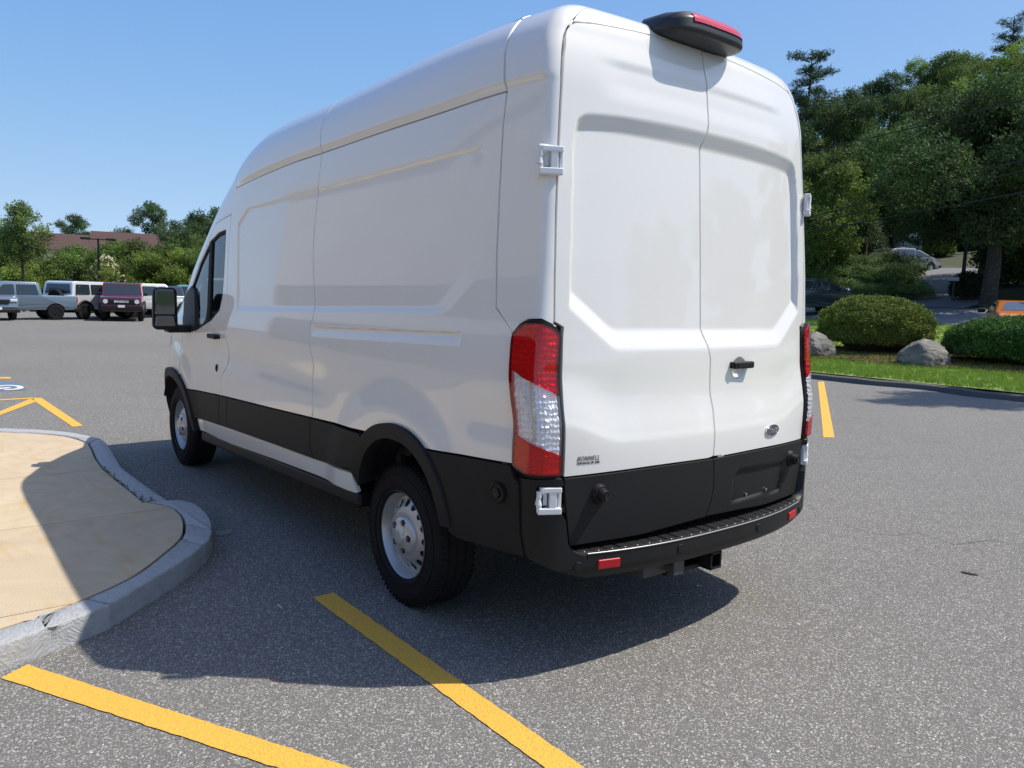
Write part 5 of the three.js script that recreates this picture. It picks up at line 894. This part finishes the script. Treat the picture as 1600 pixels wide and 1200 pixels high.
{
  const at = (x, y, h = 0) => { const p = G(x, y, h); return [p[0], 0, p[1]]; };
  const toCam = p => Math.atan2(-(CAM.z - p[2]), CAM.x - p[0]);        // heading that faces the camera
  const lotG = 'cars parked at the far side of the lot';
  const B = [.13, .18, .235];
  { const p = at(10, 501.5); car('pickup_truck', 'grey-blue pickup facing the camera with a mesh grille', 'pickup', 'pickup', B, [p[0] + 2.3, 0, p[2] - .55], toCam(p) + .22, { group: lotG, rim: [.4, .4, .42] }); }
  { const p = at(68, 500.5); car('pickup_truck', 'grey-blue pickup seen side-on with black wheels', 'pickup', 'pickup', B, [p[0] + 1.0, 0, p[2] - .95], toCam(p) + Math.PI / 2 + .28 + Math.PI, { group: lotG }); }
  { const p = at(148, 500); car('offroad_car', 'white boxy off-road car with a spare wheel on its tail', 'car', 'offroad', [.72, .73, .74], [p[0] + 1.9, 0, p[2] + .25], toCam(p) + Math.PI - .75, { group: lotG }); }
  { const p = at(191, 503); car('offroad_car', 'dark red boxy off-road car facing the camera with a black grille', 'car', 'offroad', [.13, .007, .018], [p[0] + 2.3, 0, p[2] + .55], toCam(p) - .04, { group: lotG, text: 'BRONCO' }); }
  { const p = at(238, 500); car('offroad_car', 'white boxy off-road car partly hidden beside the dark red one', 'car', 'offroad', [.74, .74, .75], [p[0] + 3.4, 0, p[2] + .9], toCam(p) + Math.PI / 2 + .35, { group: lotG }); }
  { const p = at(316, 497); car('sport_utility', 'pale teal off-road car seen through the van door window', 'car', 'offroad', [.22, .40, .40], [p[0] + 2.0, 0, p[2] + .2], toCam(p) - .1, { group: lotG }); }
  { const p = at(282, 497); car('sport_utility', 'dark blue-green pickup between the van mirror and cab', 'pickup', 'pickup', [.03, .06, .075], [p[0] + 2.4, 0, p[2]], toCam(p) + .05, { group: lotG }); }
  const back = [[92, 'charcoal', [.03, .03, .035], 'dark grey hatchback in the second row behind the pickup bed'], [103, 'red', [.35, .012, .02], 'red hatchback in the second row behind the pickup tail'], [114, 'white', [.7, .7, .7], 'white hatchback in the second row beside the white off-road car'], [228, 'red', [.35, .015, .02], 'red hatchback in the second row behind the dark red off-road car']];
  for (const [x, , c, l] of back) { const p = atDepth(x, horizonY(x), 44); car('parked_car', l, 'car', 'hatch', c, [p.x, 0, p.z], toCam([p.x, 0, p.z]) + Math.PI, { group: lotG }); }
  // across the lawn
  { const p = landAt(1606, 21.4); car('sports_coupe', 'bright orange coupe seen from behind above the dark clipped shrub', 'car', 'coupe', [.72, .20, .012], [p[0], T(p[0], p[2]) , p[2]], Math.atan2(-(p[2] - CAM.z), p[0] - CAM.x) + .12, {}).scale.y = .9; }
  { const p = onLand(1408, 427); car('silver_car', 'silver hatchback parked at the top of the driveway', 'car', 'hatch', [.24, .25, .26], [p.x, T(p.x, p.z) + .06, p.z + .3], Math.atan2(-(CRT.z), CRT.x) + .35, { rim: [.4, .4, .4] }); }
  { const p = landAt(1262, 31); const z = st0 + 1.6; const t = (z - CAM.z) / (p[2] - CAM.z), x = CAM.x + (p[0] - CAM.x) * t; car('dark_car', 'dark green car on the street behind the grey boulder', 'car', 'hatch', [.012, .028, .024], [x, T(x, z) + .03, z], Math.atan2(-CRT.z, CRT.x) + .3, { mirror: chrome }); }
}
// ---------------------------------------------------------------- buildings, lamp post, wires
function building(name, label, pos, turn, W, D, H, roofH, wallC, roofC, wins) {
  const g = thing(name, label, 'building', pos, turn), wm = mat(wallC, .85), rm = mat(roofC, .9);
  mesh('wall', box(W, H, D, 0, H / 2, 0), wm, g);
  const s = new THREE.Shape(); s.moveTo(-D / 2 - .5, 0); s.lineTo(D / 2 + .5, 0); s.lineTo(0, roofH); s.closePath(); const r = new THREE.ExtrudeGeometry(s, { depth: W + .8, bevelEnabled: false }); r.rotateY(Math.PI / 2); r.translate(-(W + .8) / 2, H, 0);
  mesh('roof', r, rm, g);
  const courses = []; const sl = Math.hypot(D / 2 + .5, roofH), an = Math.atan2(roofH, D / 2 + .5), n = Math.floor(sl / .3); for (let i = 0; i < n; i++) { const t = (i + .5) / n; for (const sg of [-1, 1]) { const b = new THREE.BoxGeometry(W + .8, .02, sl / n * .96); b.rotateX(sg * an + (sg > 0 ? .03 : -.03)); b.translate(0, H + roofH * t + .02, sg * (D / 2 + .5) * (1 - t)); courses.push(b); } } mesh('shingle_courses', courses, rm, g, null, 'stuff');
  for (const [x, y, w, h] of wins) { const f = mesh('window', box(w, h, .08, x, y, -D / 2 - .03), mat([.75, .75, .73], .6), g); mesh('pane', [box(w * .42, h * .82, .03, x - w * .235, y, -D / 2 - .08), box(w * .42, h * .82, .03, x + w * .235, y, -D / 2 - .08)], carGlass, f); }
  return g;
}
{
  const turn = px => { const d = rayDir(px, 450); return Math.atan2(-d.z, d.x) - Math.PI / 2; };
  const a = atDepth(95, horizonY(95), 74); building('brown_roof_house', 'cream house with a long brown roof behind the thicket', [a.x, 0, a.z], turn(95) + Math.PI, 9.5, 8, topH(95, 391, 70, 0), topH(95, 366, 74, 0) - topH(95, 391, 70, 0), [.62, .56, .40], [.078, .042, .034], [[-.4, 3.6, 1.3, 1.1], [2.6, 2.2, 1.3, 1.3], [-3, 2.2, 1.3, 1.3], [2.6, 3.9, 1.3, 1.0]]);
  const b = atDepth(222, horizonY(222), 78); building('brown_roof_house', 'brown roofed house end beneath the tall round tree', [b.x, 0, b.z], turn(222) + Math.PI, 8, 8, topH(222, 392, 74, 0), topH(222, 366, 78, 0) - topH(222, 392, 74, 0), [.62, .56, .40], [.078, .042, .034], [[0, 3.6, 1.2, 1.1], [-2.4, 3.6, 1.2, 1.1]]);
  const c = landAt(1345, 74); building('hill_house', 'white house with a grey roof glimpsed between the hill trees', c, turn(1345) + Math.PI, 9, 7, topH(1345, 312, 72, c[1]), topH(1345, 288, 74, c[1]) - topH(1345, 312, 72, c[1]), [.7, .7, .68], [.09, .09, .10], [[-2, 4, 1, 1.3], [1, 4, 1, 1.3]]);
  // lamp post
  const l = atDepth(155.5, horizonY(155), 43), hL = topH(155, 373, 43, 0), lp = thing('lamp_post', 'dark twin-head parking lot lamp post among the bushes', 'lamp post', [l.x, 0, l.z], turn(155));
  mesh('pole', cyl(.05, .085, hL, 'y', 0, hL / 2, 0, 12), black, lp); mesh('arm', cyl(.03, .03, 1.5, 'x', 0, hL - .05, 0, 8), black, lp); for (const s of [-1, 1]) mesh('lamp_head', box(.5, .12, .3, s * .62, hL - .03, 0, .04), black, lp);
  // overhead wires along the street, between two poles out of view
  const wires = [[[1259, 341], [1600, 250]], [[1259, 352], [1600, 266]], [[1259, 363], [1600, 300]], [[1412, 203], [1600, 155]]];
  const zW = st0 + 2, onZ = (px) => { const d = rayDir(px[0], px[1]), t = (zW - CAM.z) / d.z; return CAM.clone().addScaledVector(d, t); };
  wires.forEach(([p, q], i) => { const A = onZ(p), B = onZ(q), pts = []; for (let k = 0; k <= 30; k++) { const t = -.9 + k / 30 * 3.6; const s = A.clone().lerp(B, t); pts.push([s.x, A.y + (B.y - A.y) * Math.min(t, 2) + .25 * (t * t - t) * .25, s.z]); } add(mesh('overhead_wire', tube(pts, .028, 90, 5), mat([.02, .02, .02], .7), null), 'overhead_wire', ['upper one of the paired cables crossing the dark trees', 'lower one of the paired cables crossing the dark trees', 'thin cable crossing the trees below the paired ones', 'high thin cable crossing the light-green tree tops'][i], 'cable', 'overhead cables along the street'); });
}
{ // showroom left of the frame, mirrored in the van's side
  const g = thing('showroom', 'two-storey showroom with pale cladding above dark glass beside the walk', 'building', [10.5, 0, -13.2]), W = 45, H = 8.4, GH = 3.7;
  mesh('wall', [box(W, H - .2, .3, 0, H / 2, -7, 0), box(.3, H, 7, W / 2, H / 2, -3.5), box(.3, H, 7, -W / 2, H / 2, -3.5), box(W, .25, 7.2, 0, H - .12, -3.4)], mat([.45, .45, .44], .8), g);
  mesh('parapet', box(W + .6, .35, .4, 0, H - .1, .05, .02), mat([.40, .40, .39], .6), g); mesh('floor', box(W, .16, 7, 0, .1, -3.5), mat([.3, .3, .3], .4), g);
  const n = 15, pm = mat([.035, .038, .038], .3), mm = mat([.35, .35, .35], .4, .5), cm = [.46, .43, .49].map(k => mat([k, k * .99, k * .96], .7)); for (let i = 0; i < n; i++) { const x = -W / 2 + W * (i + .5) / n; mesh('glass_pane', box(W / n - .08, GH - .1, .02, x, GH / 2 + .1, -.02), pm, g); mesh('mullion', box(.08, GH, .12, x + W / n / 2, GH / 2 + .05, 0), mm, g); for (let k = 0; k < 3; k++) mesh('cladding_panel', box(W / n - .02, (H - GH - .4) / 3 - .02, .1, x, GH + .1 + (H - GH - .4) * (k + .5) / 3, 0), cm[(i + k) % 3], g); }
}
renderer.render(scene, camera);
